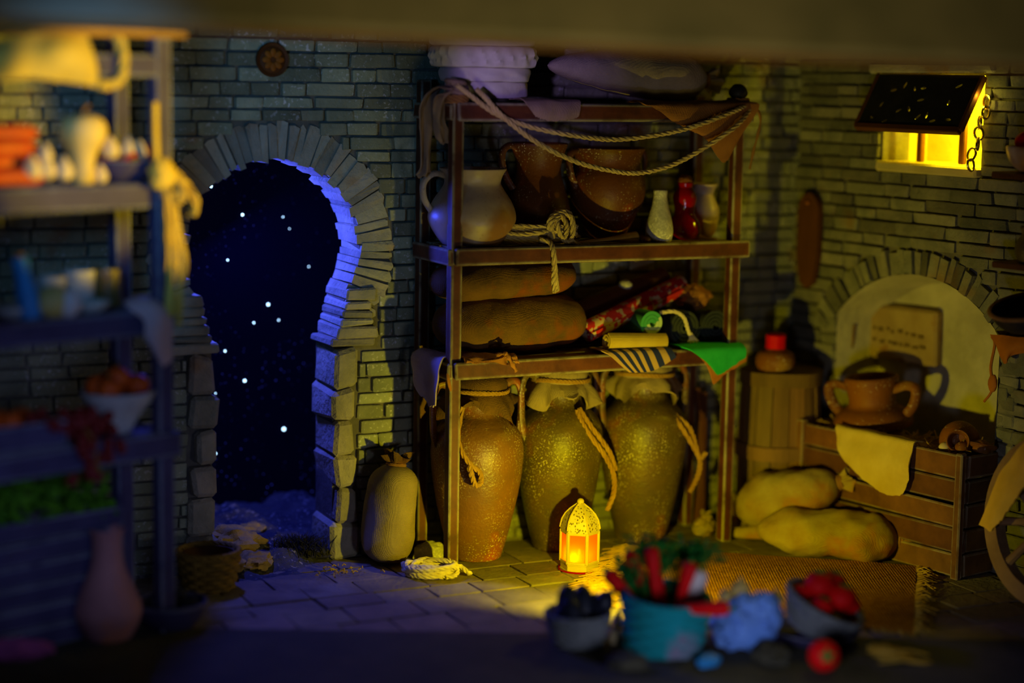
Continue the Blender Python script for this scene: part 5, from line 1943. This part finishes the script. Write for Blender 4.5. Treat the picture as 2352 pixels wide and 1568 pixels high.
pe_ = floor_at(1328, 1500)
basket('aubergine_basket', 'low pale wicker basket filled with dark aubergines', 'basket', pe_ + Vector((0, .10, 0)), .085, .128, .135, mt['basket'], 8, 20)
be = pe_ + Vector((0, .10, .10))
def aubergine_mesh():
    return lathe(smooth_prof([(0, 0), (.034, .006), (.05, .04), (.046, .09), (.036, .125), (.02, .145), (0, .148)], 26), 20)
au = thing('aubergine', '', 'aubergine', be, 0, 'aubergines in the low basket')
part('fruit', aubergine_mesh(), mt['eggplant'], au)
part('cap', X(lathe([(.024, 0), (.022, .010), (.010, .016), (.007, .024), (.001, .026)], 14, lambda a, r_, z, j: (r_ * (1 + .25 * math.sin(a * 5)), z)), T(0, 0, .134)), mt['eggplant'], au)
for i, (dx, dy, dz, rx2, ry2, lb) in enumerate(((-.035, .0, .0, -.1, -.08, 'tallest upright aubergine of the low basket'), (.03, .03, -.01, -.2, .12, 'second tallest aubergine, next to the tallest'), (.085, .0, -.035, .1, .5, 'short aubergine slumped towards the carrot basket'), (-.09, -.01, -.03, .1, -.55, 'aubergine slumped over the outer rim of the low basket'), (.0, -.055, -.03, .4, .05, 'front aubergine in the middle of the low basket'), (.06, .07, -.02, -.4, .3, 'aubergine half hidden at the back of the low basket'))):
    if i == 0:
        au.location = be + Vector((dx, dy, dz))
        au.rotation_euler = (rx2, ry2, 0)
        au['label'] = lb
    else:
        dup(au, be + Vector((dx, dy, dz)), lb, (rx2, ry2, i))
# carrot basket
pc = floor_at(1525, 1520) + Vector((0, .15, 0))
basket('carrot_basket', 'deep grey green basket holding red carrots', 'basket', pc, .145, .172, .235, mt['basketg'], 10, 20, rot=(R_(4), R_(4), 0))
bc = pc + Vector((0, 0, .15))
ca = thing('carrot', '', 'carrot', bc, 0, 'red carrots in the deep basket')
part('root', lathe(smooth_prof([(0, 0), (.010, .01), (.02, .08), (.028, .17), (.030, .215), (.018, .235), (0, .238)], 26), 18, lambda a, r_, z, j: (r_ * (1 + .04 * math.sin(z * 260)), z)), mt['carrot'], ca)
part('stub', X(lathe([(.012, 0), (.010, .02), (.001, .022)], 10), T(0, 0, .232)), mt['leaf'], ca)
for i, (dx, dy, dz, rx2, ry2, lb) in enumerate(((-.065, -.02, .0, -.25, -.78, 'carrot leaning furthest towards the aubergines'), (-.02, .02, .035, -.15, -.12, 'tallest carrot in the middle of the basket'), (.015, .06, .015, -.2, -.28, 'carrot just behind the tallest one'), (.055, -.02, .0, .05, .22, 'bright carrot leaning towards the white radish'), (-.05, .05, .02, -.3, -.38, 'carrot between the leaning one and the tallest'), (.02, -.14, .062, .25, 1.45, 'carrot lying flat on the basket rim'))):
    if i == 0:
        ca.location = bc + Vector((dx, dy, dz))
        ca.rotation_euler = (rx2, ry2, 0)
        ca['label'] = lb
    else:
        dup(ca, bc + Vector((dx, dy, dz)), lb, (rx2, ry2, 0))
t = thing('white_radish', 'thick white radish standing in the carrot basket', 'radish', bc + Vector((.11, .03, -.02)), 0, None, (0, R_(10), 0))
part('root', lathe(smooth_prof([(0, 0), (.02, .02), (.038, .1), (.04, .17), (.032, .2), (0, .21)], 24), 18), mt['white'], t)
part('stub', X(lathe([(.014, 0), (.01, .02), (.001, .022)], 10), T(0, 0, .2)), mt['leaf'], t)
r = random.Random(77)
ms = []
for k, (bx, by, bz, sx, sy, sz, n) in enumerate(((-.13, .10, .17, .06, .06, .09, 330), (-.02, .13, .27, .10, .07, .07, 420), (.13, .14, .27, .08, .06, .05, 260), (-.10, .05, .10, .05, .05, .06, 150))):
    for i in range(n):
        c = bc + Vector((bx + r.gauss(0, sx * .55), by + r.gauss(0, sy * .5), bz + r.gauss(0, sz * .5) - .06))
        d = Vector((r.gauss(0, .02), r.gauss(0, .02), r.uniform(.0, .035)))
        n_v = d.orthogonal().normalized() * r.uniform(.006, .013)
        q = c + d * .5 + Vector((0, 0, .002))
        ms.append(([c, q + n_v, c + d, q - n_v, q + Vector((0, 0, .003))], [(0, 1, 4), (1, 2, 4), (2, 3, 4), (3, 0, 4)]))
    for i in range(7):
        c = bc + Vector((bx * .3 + r.gauss(0, .03), by * .5, .02))
        e = bc + Vector((bx + r.gauss(0, sx * .4), by + r.gauss(0, .02), bz - .03 + r.gauss(0, sz * .4)))
        ms.append(tube(cr_pts([c, (c + e) / 2 + Vector((0, .02, .03)), e], 8), .003, 5))
solo('carrot_greens', J(*ms), mt['leaf'], 'bushy dark carrot leaves behind the red carrots', 'leaves', kind='stuff')
# white cloth bag, bluish light painted into its colour, onions on top
pw = floor_at(1722, 1512) + Vector((0, .14, 0))
t = thing('cloth_bag', 'crumpled white cloth bag with bluish light in its colour between the two vegetable baskets', 'bag', pw, 0)
part('bag_body', X(blob(.135, .115, .125, 21, .35, 2.8, 44, 30, -.10), T(0, 0, .10)), mt['tintbag'], t)
part('bag_fold', X(blob(.075, .06, .075, 5, .4, 3, 30, 20), T(.055, -.03, .165)), mt['tintbag'], t)
part('bag_fold', X(blob(.06, .05, .055, 9, .5, 3, 30, 20), T(-.05, -.075, .085)), mt['tintbag'], t)
on = thing('onion', '', 'onion', pw, 0, 'onions behind the pale blue bag')
part('bulb', X(lathe(smooth_prof([(0, 0), (.022, .004), (.036, .03), (.028, .055), (.008, .07), (.004, .082), (0, .083)], 22), 20), T(0, 0, 0)), mt['onion'], on)
part('root_tuft', X(blob(.008, .008, .004, 1, .3, 3, 8, 6), T(0, 0, .0)), mt['straw'], on)
for i, (dx, dy, dz, s, lb) in enumerate(((-.028, .02, .20, 1.15, 'largest pale onion on top of the cloth bag'), (-.085, .03, .185, .75, 'small onion beside the largest, nearer the carrots'), (.125, .07, .16, .9, 'onion between the bag and the tomato basket'), (-.10, .05, .14, .7, 'onion low against the carrot basket'), (-.19, -.13, .20, .0, ''))):
    if not s:
        continue
    q = pw + Vector((dx, dy, dz))
    if i == 0:
        on.location = q
        on.scale = (s,) * 3
        on['label'] = lb
    else:
        dup(on, q, lb, (0, 0, i), s)
# loose garlic by the baskets
for i, (px, py, z, s, lb) in enumerate(((1412, 1482, 0, .9, 'yellow lit garlic clove standing between two baskets'), (1418, 1440, 0, .8, 'garlic clove on the floor beside the carrot basket'), (1960, 1462, 0, 1, 'garlic bulb lying behind the tomato basket'), (1975, 1430, 0, .8, 'smaller garlic bulb on the edge of the mat'))):
    t = thing('garlic', lb, 'garlic', floor_at(px, py) + Vector((0, 0, .0)), i, 'garlic on the floor by the baskets')
    part('bulb', lathe(smooth_prof([(0, 0), (.018 * s, .002), (.028 * s, .025 * s), (.018 * s, .055 * s), (.005, .085 * s), (0, .086 * s)], 18), 16, lambda a, r_, z, j: (r_ * (1 + .06 * math.cos(a * 6)), z)), mt['garlic'], t)
    part('root_disc', lathe([(.001, -.001), (.010, -.001), (.010, .003), (.001, .003)], 10), mt['straw'], t)
# tilted tomato basket, its bowl, tomatoes
pt = floor_at(1885, 1500) + Vector((0, .16, 0))
basket('tomato_basket', 'tilted grey wicker basket spilling red tomatoes', 'basket', pt + Vector((-.015, 0, .055)), .10, .165, .125, mt['basket'], 8, 22, rot=(R_(8), R_(24), 0))
to = thing('tomato', '', 'tomato', pt, 0, 'red tomatoes')
part('flesh', X(blob(.062, .062, .052, 2, .03, 2, 26, 18), T(0, 0, .05)), mt['tomato'], to)
part('calyx', X(lathe([(.001, .004), (.006, .004), (.02, 0), (.022, -.003), (.004, -.001)], 20, lambda a, r_, z, j: (r_ * (1 + .5 * math.sin(a * 5)), z), cap=False), T(0, 0, .103)), mt['leaf'], to)
for i, (dx, dy, dz, s, lb) in enumerate(((.01, .0, .19, 1.05, 'biggest tomato heaped at the top of the tilted basket'), (.085, -.03, .15, 1.0, 'tomato low at the spilling side of the tilted basket'), (-.07, .0, .17, .7, 'small tomato at the raised rim of the tilted basket'), (.06, .07, .18, 1.0, 'tomato at the back of the tilted basket'), (.0, -.075, .13, .8, 'front tomato in the middle of the tilted basket'), (.13, .02, .12, .75, 'tomato about to fall from the tilted basket'))):
    q = pt + Vector((dx, dy, dz))
    if i == 0:
        to.location = q
        to.scale = (s,) * 3
        to['label'] = lb
    else:
        dup(to, q, lb, (.3 * math.sin(i), .3 * math.cos(i), i), s)
pf = floor_at(1888, 1548)
dup(to, pf + Vector((0, .03, .0)), 'single bright tomato lying on the floor at the front', (R_(75), 0, .1), 1.02)
bpy.context.view_layer.update()
bpy.data.objects['tomato.006'].location = pf + Vector((0, .05, .062))
straw_b = thing('dark_dish', 'low dark dish under the tilted tomato basket', 'dish', pt + Vector((.0, -.02, 0)), 0)
part('dish_body', lathe(smooth_prof([(0, 0), (.09, 0), (.15, .025), (.18, .06), (.172, .06), (.14, .03), (.08, .012), (.001, .012)], 26), 36, cap=False), mt['stallwood'], straw_b)
part('dish_foot', lathe([(.07, -.001), (.085, -.001), (.085, .006), (.07, .006)], 28), mt['stallwood'], straw_b)
for i, (px, py, s, lb) in enumerate(((1440, 1548, .06, 'grey stone lying in front of the carrot basket'), (1630, 1540, .045, 'small bluish stone in front of the cloth bag'), (1775, 1530, .07, 'rounded dark stone beside the cloth bag'))):
    solo('floor_stone', blob(s * 1.4, s, s * .6, i + 2, .4, 2.4), mt['bluepot'] if i == 1 else mt['ledge'], lb, 'stone', floor_at(px, py) + Vector((0, .05, s * .5)), i)

# ================================================================== MARKET STALL AT THE SIDE
SB = (.845, 1.345, 1.85)
SD = .30
SL_ = 1.45                                    # its length, most of it outside the picture
stall = thing('market_stall', 'dark wooden market stall with open shelves beside the doorway', 'stall', C0, CA)
for x in (-.02, -SL_):
    for y in (0, SD):
        part('post', bevbox(.075, .065, 2.42, .006, (x, y, 1.21), .003, int(x * 7 + y * 50)), mt['stallwood'], stall, False)
for k, z in enumerate(SB):
    x1 = .03 if k == 0 else -.055
    y = -.05 if k == 0 else -.012
    part('front_rail', bevbox(SL_ + x1, .035, .098, .008, ((x1 - SL_) / 2, y, z - .049), .003, k), mt['stallwood'], stall, False)
    part('back_rail', bevbox(SL_, .03, .08, .008, (-SL_ / 2, SD + .045, z - .05), .003, k), mt['stallwood'], stall, False)
    part('side_rail', bevbox(.03, SD, .08, .006, (.03, SD / 2, z - .05), .003, k), mt['stallwood'], stall, False)
    for j in range(3):
        part('shelf_plank', bevbox(SL_ - .1, .094, .022, .005, (-SL_ / 2, .055 + j * .1, z - .012), .002, k + j), mt['stallwood'], stall, False)
part('cross_rail', bevbox(SL_, .035, .085, .008, (-SL_ / 2, -.012, 2.31), .003, 4), mt['stallwood'], stall, False)
for j in range(4):
    part('top_plank', bevbox(SL_ + .06, .095, .03, .006, (-SL_ / 2 + .03, -.03 + j * .105, 2.435), .003, j + 50), mt['paleplank'], stall, False)


def CP(px, py, y=0.):
    return CT.wpx(px, py, y)


# yellow-lit cloth swag under the stall's top
rows = [[CP(-60, 92, -.03), CP(0, 92, -.03), CP(60, 82, -.03), CP(130, 72, -.03), CP(200, 72, -.03)],
        [CP(-60, 120, -.07), CP(0, 122, -.08), CP(65, 120, -.06), CP(130, 115, -.09), CP(212, 112, -.07)],
        [CP(-60, 155, -.06), CP(0, 158, -.08), CP(65, 152, -.06), CP(140, 155, -.08), CP(222, 160, -.075)],
        [CP(-60, 190, -.05), CP(0, 186, -.05), CP(70, 180, -.05), CP(130, 185, -.05), CP(225, 200, -.05)]]
solo('awning_cloth', sheet(rows, 34, 20, .008, .014, 8, 3, .004), mt['cream'], 'cream cloth bunched under the stall top', 'cloth')
solo('cloth_loop', rope([CP(225, 195, -.05), CP(250, 196, -.05), CP(276, 184, -.05), CP(284, 150, -.05), CP(280, 100, -.05), CP(262, 80, -.04)], .022, 3), mt['cream'], 'cream cloth loop hanging from the stall top beside the bunched cloth', 'cloth')
# rope and cloth strips hanging on the post
hg = thing('hanging_strips', 'cream cloth strips knotted and hanging down the stall post', 'cloth', C0 + Vector((0, 0, 1.26)), CA)
LS = loc_in(CT, (0, 0), 1.26)
part('strip', tube(cr_pts([LS(356, 235, -.045), LS(357, 300, -.05), LS(360, 370, -.06)], 14), .022, 8, .6), mt['cream'], hg)
part('knot', X(blob(.055, .04, .062, 4, .3, 2.5), T(*LS(372, 400, -.07))), mt['cream'], hg)
part('strip', strip([LS(372, 390, -.08), LS(382, 460, -.07), LS(390, 560, -.065), LS(392, 650, -.065), LS(396, 725, -.065)], .036, 3), mt['cream'], hg)
part('strip', strip([LS(378, 385, -.075), LS(405, 410, -.07), LS(418, 450, -.07), LS(405, 470, -.07)], .035, 6), mt['cream'], hg)
part('strip', strip([LS(385, 385, -.06), LS(425, 420, -.05), LS(448, 470, -.05), LS(442, 495, -.05)], .035, 8), mt['cream'], hg)
part('rope_strand', rope([LS(398, 440, -.06), LS(410, 520, -.06), LS(425, 600, -.06), LS(416, 645, -.06), LS(404, 600, -.06)], .012, 3), mt['cream'], hg)
part('rope_strand', rope([LS(402, 480, -.06), LS(406, 580, -.06), LS(415, 680, -.06), LS(410, 748, -.06)], .012, 3), mt['cream'], hg)


def on_stall(px, z, y):
    """point on a stall shelf (height z, depth y) seen at picture column px."""
    q = CT.px(px, 700, y)
    return CT(q.x, y, z)


# third shelf: heap of meat, garlic and peppers
r = random.Random(3)
for i in range(4):
    q = on_stall(20 - 4 * i, SB[2], .07 + .05 * (i % 2)) + Vector((0, 0, .035 + .055 * i))
    t = thing('sausage', ['lowest long red sausage in the heap', 'second red sausage from the bottom', 'third red sausage of the heap', 'topmost red sausage of the heap'][i], 'sausage', q, CA + .1 * (i % 3 - 1), 'sausages on the upper stall shelf')
    part('body', X(sackm(.30, .036, .034, i, 5, 0, .004, 30, 14, 0), T()), mt['meat'], t)
    part('tip', X(blob(.010, .008, .008, 1, .1), T(.155, 0, 0)), mt['terra'], t)
gl = None
for i, (px, dz, s, lb) in enumerate(((80, .02, .9, 'garlic bulb nearest the sausages'), (112, .02, 1.0, 'garlic bulb between the sausages and the onion heap'), (110, .085, .8, 'upper garlic bulb balanced near the sausages'), (152, .015, 1.0, 'garlic bulb before the big pale gourd'), (235, .0, .8, 'small garlic bulb beside the bowl of peppers'))):
    q = on_stall(px, SB[2] + .005 + dz, .045)
    if gl is None:
        gl = t = thing('garlic_bulb', lb, 'garlic', q, 0, 'garlic on the stall')
        part('bulb', lathe(smooth_prof([(0, 0), (.022, .002), (.036, .03), (.024, .065), (.006, .09), (0, .092)], 20), 18, lambda a, r_, z, j: (r_ * (1 + .06 * math.cos(a * 6)), z)), mt['garlic'], t)
        part('root_disc', lathe([(.001, -.001), (.012, -.001), (.012, .003), (.001, .003)], 10), mt['straw'], t)
    else:
        dup(gl, q, lb, (0, 0, i), s)
t = thing('gourd', 'big pale gourd with a long neck on the upper stall shelf', 'gourd', on_stall(195, SB[2], .06), CA)
part('body', lathe(smooth_prof([(0, 0), (.035, .0), (.05, .03), (.045, .07), (.055, .12), (.085, .17), (.095, .21), (.08, .25), (.04, .27), (0, .272)], 36), 28), mt['onion'], t)
part('stalk', tube([Vector((0, 0, .26)), Vector((.01, 0, .29)), Vector((.03, 0, .305))], .008, 6), mt['bark'], t)
t = thing('flat_bowl', 'flat dark bowl of red peppers and garlic on the upper stall shelf', 'bowl', on_stall(285, SB[2], .11), CA)
part('bowl_body', lathe(smooth_prof([(0, 0), (.07, 0), (.11, .03), (.135, .085), (.128, .085), (.09, .03), (.001, .018)], 26), 32), mt['stallwood'], t)
part('foot', lathe([(.055, -.001), (.07, -.001), (.07, .006), (.055, .006)], 24), mt['stallwood'], t)
r = random.Random(8)
pk = None
for i in range(7):
    a = i * 1.05
    q = on_stall(285, SB[2], .11) + Vector((.075 * math.cos(a), .05 * math.sin(a), .085 + (.03 if i % 3 == 0 else 0)))
    lb = 'red pepper number heaped in the flat bowl'
    lb = ('red pepper lying over the rim of the flat bowl', 'red pepper at the back of the flat bowl', 'red pepper topping the heap in the flat bowl', 'red pepper near the gourd in the flat bowl', 'red pepper low in the front of the flat bowl', 'red pepper nearest the stall post in the bowl', 'small red pepper in the middle of the flat bowl')[i]
    if pk is None:
        pk = t = thing('red_pepper', lb, 'pepper', q, a, 'red peppers in the flat bowl')
        part('flesh', X(lathe(smooth_prof([(0, 0), (.014, .01), (.03, .05), (.036, .09), (.02, .105), (0, .1)], 22), 18, lambda a, r_, z, j: (r_ * (1 + .07 * math.cos(a * 4)), z)), T(-.05, 0, 0, 0, 0, PI / 2)), mt['tomato'], t)
        part('stalk', tube([Vector((.05, 0, 0)), Vector((.075, 0, .006))], .006, 6), mt['leafy'], t)
    else:
        dup(pk, q, lb, (r.uniform(-.3, .3), r.uniform(-.5, .2), a))
for i, (px, dz, lb) in enumerate(((258, .10, 'pale onion in the bowl of red peppers'), (300, .10, 'second pale onion in the bowl, nearer the post'), (325, .085, 'pale onion at the rim of the pepper bowl'))):
    dup(gl, on_stall(px, SB[2] + dz, .04), lb.replace('onion', 'garlic bulb'), (0, 0, i), .95)
# middle shelf: bottle, gourd, mugs, bundled cloth
t = thing('blue_bottle', 'slim blue bottle tilted on the middle stall shelf', 'bottle', on_stall(72, SB[1], .05), 0, None, (R_(-4), R_(-9), CA))
part('body', lathe(smooth_prof([(0, 0), (.038, 0), (.042, .02), (.04, .10), (.034, .14), (.03, .20), (.032, .235), (.02, .24)], 26), 24), mt['bluepot'], t)
part('cork', X(lathe([(.001, 0), (.018, 0), (.018, .02), (.001, .02)], 14), T(0, 0, .235)), mt['bark'], t)
t = thing('yellow_squash', 'round squash, half yellow and half white, on the middle stall shelf', 'squash', on_stall(125, SB[1], .03), CA)
part('flesh', X(blob(.075, .06, .062, 3, .08), T(0, 0, .058)), mt['onion'], t)
part('pale_side', X(blob(.052, .05, .055, 5, .08), T(.045, -.025, .052)), mt['white'], t, label='whitish half')
for i, (px, y, s, lb, mm) in enumerate(((118, .16, 1.0, 'squat grey mug behind the yellow squash', 'greypot'), (182, .18, 1.1, 'taller grey mug at the back of the middle stall shelf', 'greypot'), (245, .18, 1.1, 'olive brown mug at the back of the middle stall shelf', 'amphd'))):
    t = thing('mug', lb, 'mug', on_stall(px, SB[1], y), CA + 2 + i, 'mugs on the stall')
    part('body', lathe(smooth_prof([(0, 0), (.045 * s, 0), (.055 * s, .02), (.058 * s, .13 * s), (.052 * s, .13 * s), (.048 * s, .03), (.001, .02)], 24), 26), mt[mm], t)
    part('handle', tube(cr_pts([Vector((.055 * s, 0, .11 * s)), Vector((.09 * s, 0, .10 * s)), Vector((.09 * s, 0, .05 * s)), Vector((.055 * s, 0, .03 * s))], 14), .009, 7), mt[mm], t)
for i, (px, y, lb) in enumerate(((205, .08, 'flat grey dish on the middle stall shelf'), (30, .12, 'small dark dish at the back of the middle shelf'))):
    t = thing('small_dish', lb, 'dish', on_stall(px, SB[1], y), 0)
    part('dish_body', lathe(smooth_prof([(0, 0), (.04, 0), (.07, .02), (.085, .04), (.078, .04), (.05, .015), (.001, .01)], 22), 26), mt['greypot'], t)
    part('foot', lathe([(.03, -.001), (.04, -.001), (.04, .005), (.03, .005)], 20), mt['greypot'], t)
rows = [[CP(285, 690, .10), CP(320, 682, .08), CP(365, 690, .06), CP(385, 700, .06)], [CP(290, 705, -.03), CP(325, 696, -.05), CP(365, 705, -.06), CP(395, 730, -.05)],
        [CP(330, 735, -.06), CP(350, 740, -.075), CP(375, 755, -.085), CP(397, 770, -.06)], [CP(335, 780, -.055), CP(355, 790, -.085), CP(378, 800, -.085), CP(398, 810, -.06)], [CP(362, 825, -.055), CP(372, 840, -.075), CP(385, 838, -.075), CP(397, 828, -.06)]]
solo('bunched_cloth', sheet(rows, 26, 26, .008, .014, 9, 4, .004), mt['lilac'], 'pale bunched cloth hanging over the stall corner by the post', 'cloth')
# lower shelf: trays, red grapes, bowl of orange fruit
t = thing('tray', 'pale wooden tray on the lower stall shelf', 'tray', on_stall(25, SB[0], .08), CA)
part('tray_floor', bevbox(.34, .20, .02, .005, (0, 0, .012)), mt['stallwood'], t, False)
for (l, w, x, y) in ((.34, .018, 0, -.1), (.34, .018, 0, .1), (.018, .2, -.165, 0), (.018, .2, .165, 0)):
    part('tray_side', bevbox(l, w, .10, .004, (x, y, .055)), mt['stallwood'], t, False)
o0 = None
for i in range(4):
    q = on_stall(-30 + 25 * i, SB[0] + .07, .07 + .05 * (i % 2))
    lb = ('orange fruit in the pale tray, furthest from the grapes', 'second orange fruit in the pale tray', 'third orange fruit in the pale tray', 'orange fruit in the tray corner by the grapes')[i]
    if o0 is None:
        o0 = t = thing('orange_fruit', lb, 'fruit', q, 0, 'orange fruit on the stall')
        part('flesh', X(blob(.045, .045, .042, 1, .03), T(0, 0, .03)), mt['orange'], t)
        part('stalk', tube([Vector((0, 0, .068)), Vector((.005, 0, .085))], .005, 6), mt['bark'], t)
    else:
        dup(o0, q, lb, (0, 0, i))
gp = thing('grape_bunch', 'bunch of dark red grapes drooping over the lower stall shelf', 'grapes', on_stall(165, SB[0], .0), CA)
r = random.Random(6)
gm = mkmesh('grape', *blob(.021, .021, .022, 0, .02, 2, 10, 8), mt['grape'])
for i in range(75):
    f = r.random()
    x = r.gauss(-.0, .055) * (1 + .5 * (1 - f)) + .05 * f
    z = .13 * (1 - f) * r.random() ** .6 - (.16 * max(0, f - .55) / .45 if f > .55 else 0) + .02
    y = -.06 - .03 * r.random() if z < .01 else r.uniform(-.05, .05)
    o = bpy.data.objects.new('grape', gm)
    COL.objects.link(o)
    o.parent = gp
    o.location = (x, y - .015, z)
part('stem', tube(cr_pts([Vector((-.03, .02, .12)), Vector((0, -.02, .10)), Vector((.04, -.07, .02)), Vector((.06, -.08, -.1))], 12), .006, 6), mt['bark'], gp)
t = thing('fruit_bowl', 'pale footed bowl of orange fruit on the lower stall shelf', 'bowl', on_stall(268, SB[0], .10), CA)
part('bowl_body', lathe(smooth_prof([(0, 0), (.05, 0), (.06, .02), (.09, .07), (.135, .13), (.15, .165), (.142, .165), (.11, .1), (.001, .05)], 28), 36), mt['greypot'], t)
part('rim', torus(.146, .008, 36, 6, .165), mt['greypot'], t)
for i in range(6):
    a = i * 1.05 + .3
    q = on_stall(268, SB[0] + .135, .10) + Vector((.08 * math.cos(a) * (i < 5), .08 * math.sin(a) * (i < 5), .02 + (.035 if i == 5 else 0)))
    dup(o0, q, ('orange fruit in the footed bowl, nearest the post', 'orange fruit at the back of the footed bowl', 'orange fruit in the footed bowl, back and nearest the grapes', 'orange fruit in the footed bowl, front and nearest the grapes', 'orange fruit at the front rim of the footed bowl', 'orange fruit topping the footed bowl')[i], (0, 0, i), 1.1)
# under the shelves: bin of greens, dark bin, pink vase, bowl, brown basket
qb = floor_at(70, 1480) + Vector((0, .10, 0))
t = thing('wooden_bin', 'big dark wooden bin of leafy greens under the stall shelves', 'bin', qb, CA)
for k in range(6):
    for (l, w, x, y) in ((.62, .025, 0, -.16), (.62, .025, 0, .16)):
        part('plank', bevbox(l, w, .082, .005, (x, y, .05 + k * .088), .003, k), mt['stallwood'], t, False)
    for x in (-.30, .30):
        part('plank', bevbox(.025, .30, .082, .005, (x, 0, .05 + k * .088), .003, k + 9), mt['stallwood'], t, False)
part('bin_floor', bevbox(.58, .30, .02, .003, (0, 0, .02)), mt['stallwood'], t, False)
part('soil', X(blob(.29, .15, .06, 3, .3), T(0, 0, .48)), mt['dirt'], t)
r = random.Random(44)
ms = []
for i in range(620):
    c = qb + Matrix.Rotation(CA, 3, 'Z') @ Vector((r.uniform(-.29, .29), r.uniform(-.16, .14), .50 + r.random() ** 1.3 * .24))
    d = Vector((r.gauss(0, .035), r.gauss(0, .035), r.uniform(.0, .05)))
    n_v = d.orthogonal().normalized() * r.uniform(.012, .024)
    q = c + d * .5 + Vector((0, 0, .006))
    ms.append(([c, q + n_v, c + d, q - n_v, q + Vector((0, 0, .006))], [(0, 1, 4), (1, 2, 4), (2, 3, 4), (3, 0, 4)]))
solo('leafy_greens', J(*ms), mt['leafy'], 'mass of leafy greens growing out of the wooden bin', 'greens', kind='stuff')
pv = floor_at(235, 1486) + Vector((0, .11, 0))
pot('tall_vase', 'tall pinkish clay vase with a round belly in front of the bin', 'vase', pv,
    [(0, 0), (.075, 0), (.10, .02), (.132, .09), (.135, .14), (.11, .21), (.075, .29), (.062, .36), (.062, .42), (.07, .455), (.062, .455), (.05, .38)], mt['pinkpot'], 44)
pd = floor_at(378, 1462) + Vector((0, .13, 0))
t = thing('dark_bowl', 'wide dark bowl of lumps at the foot of the stall post', 'bowl', pd, 0)
part('bowl_body', lathe(smooth_prof([(0, 0), (.08, 0), (.10, .01), (.135, .06), (.15, .11), (.142, .11), (.12, .06), (.001, .04)], 28), 40), mt['stallwood'], t)
part('rim', torus(.147, .009, 40, 6, .11), mt['stallwood'], t)
for i in range(5):
    a = i * 1.26
    o = thing('dark_lump', ('dark lump at the back of the wide bowl', 'dark lump in the bowl nearest the vase', 'dark lump at the front of the wide bowl', 'dark lump in the bowl nearest the brown basket', 'dark lump in the middle of the wide bowl')[i], 'coal', pd + Vector((.07 * math.cos(a) * (i < 4), .07 * math.sin(a) * (i < 4), .08)), a, 'dark lumps in the wide bowl')
    part('lump', X(blob(.045, .04, .036, i, .3, 2.6, 16, 12), T(0, 0, .02)), mt['iron'], o)
    part('chip', X(blob(.018, .015, .012, i + 5, .4, 2.6, 10, 8), T(.02, -.01, .05)), mt['iron'], o)
pk_ = floor_at(470, 1366) + Vector((0, .12, 0))
basket('brown_basket', 'low brown wicker basket on the flagstones by the doorway', 'basket', pk_, .10, .135, .17, mt['wickerb'], 8, 20)
pp_ = floor_at(25, 1516)
solo('pink_cloth', X(blob(.15, .07, .045, 6, .4, 3), T(0, 0, .04)), mt['pink'], 'folded pink cloth lying on the floor in front of the bin', 'cloth', pp_, .2)
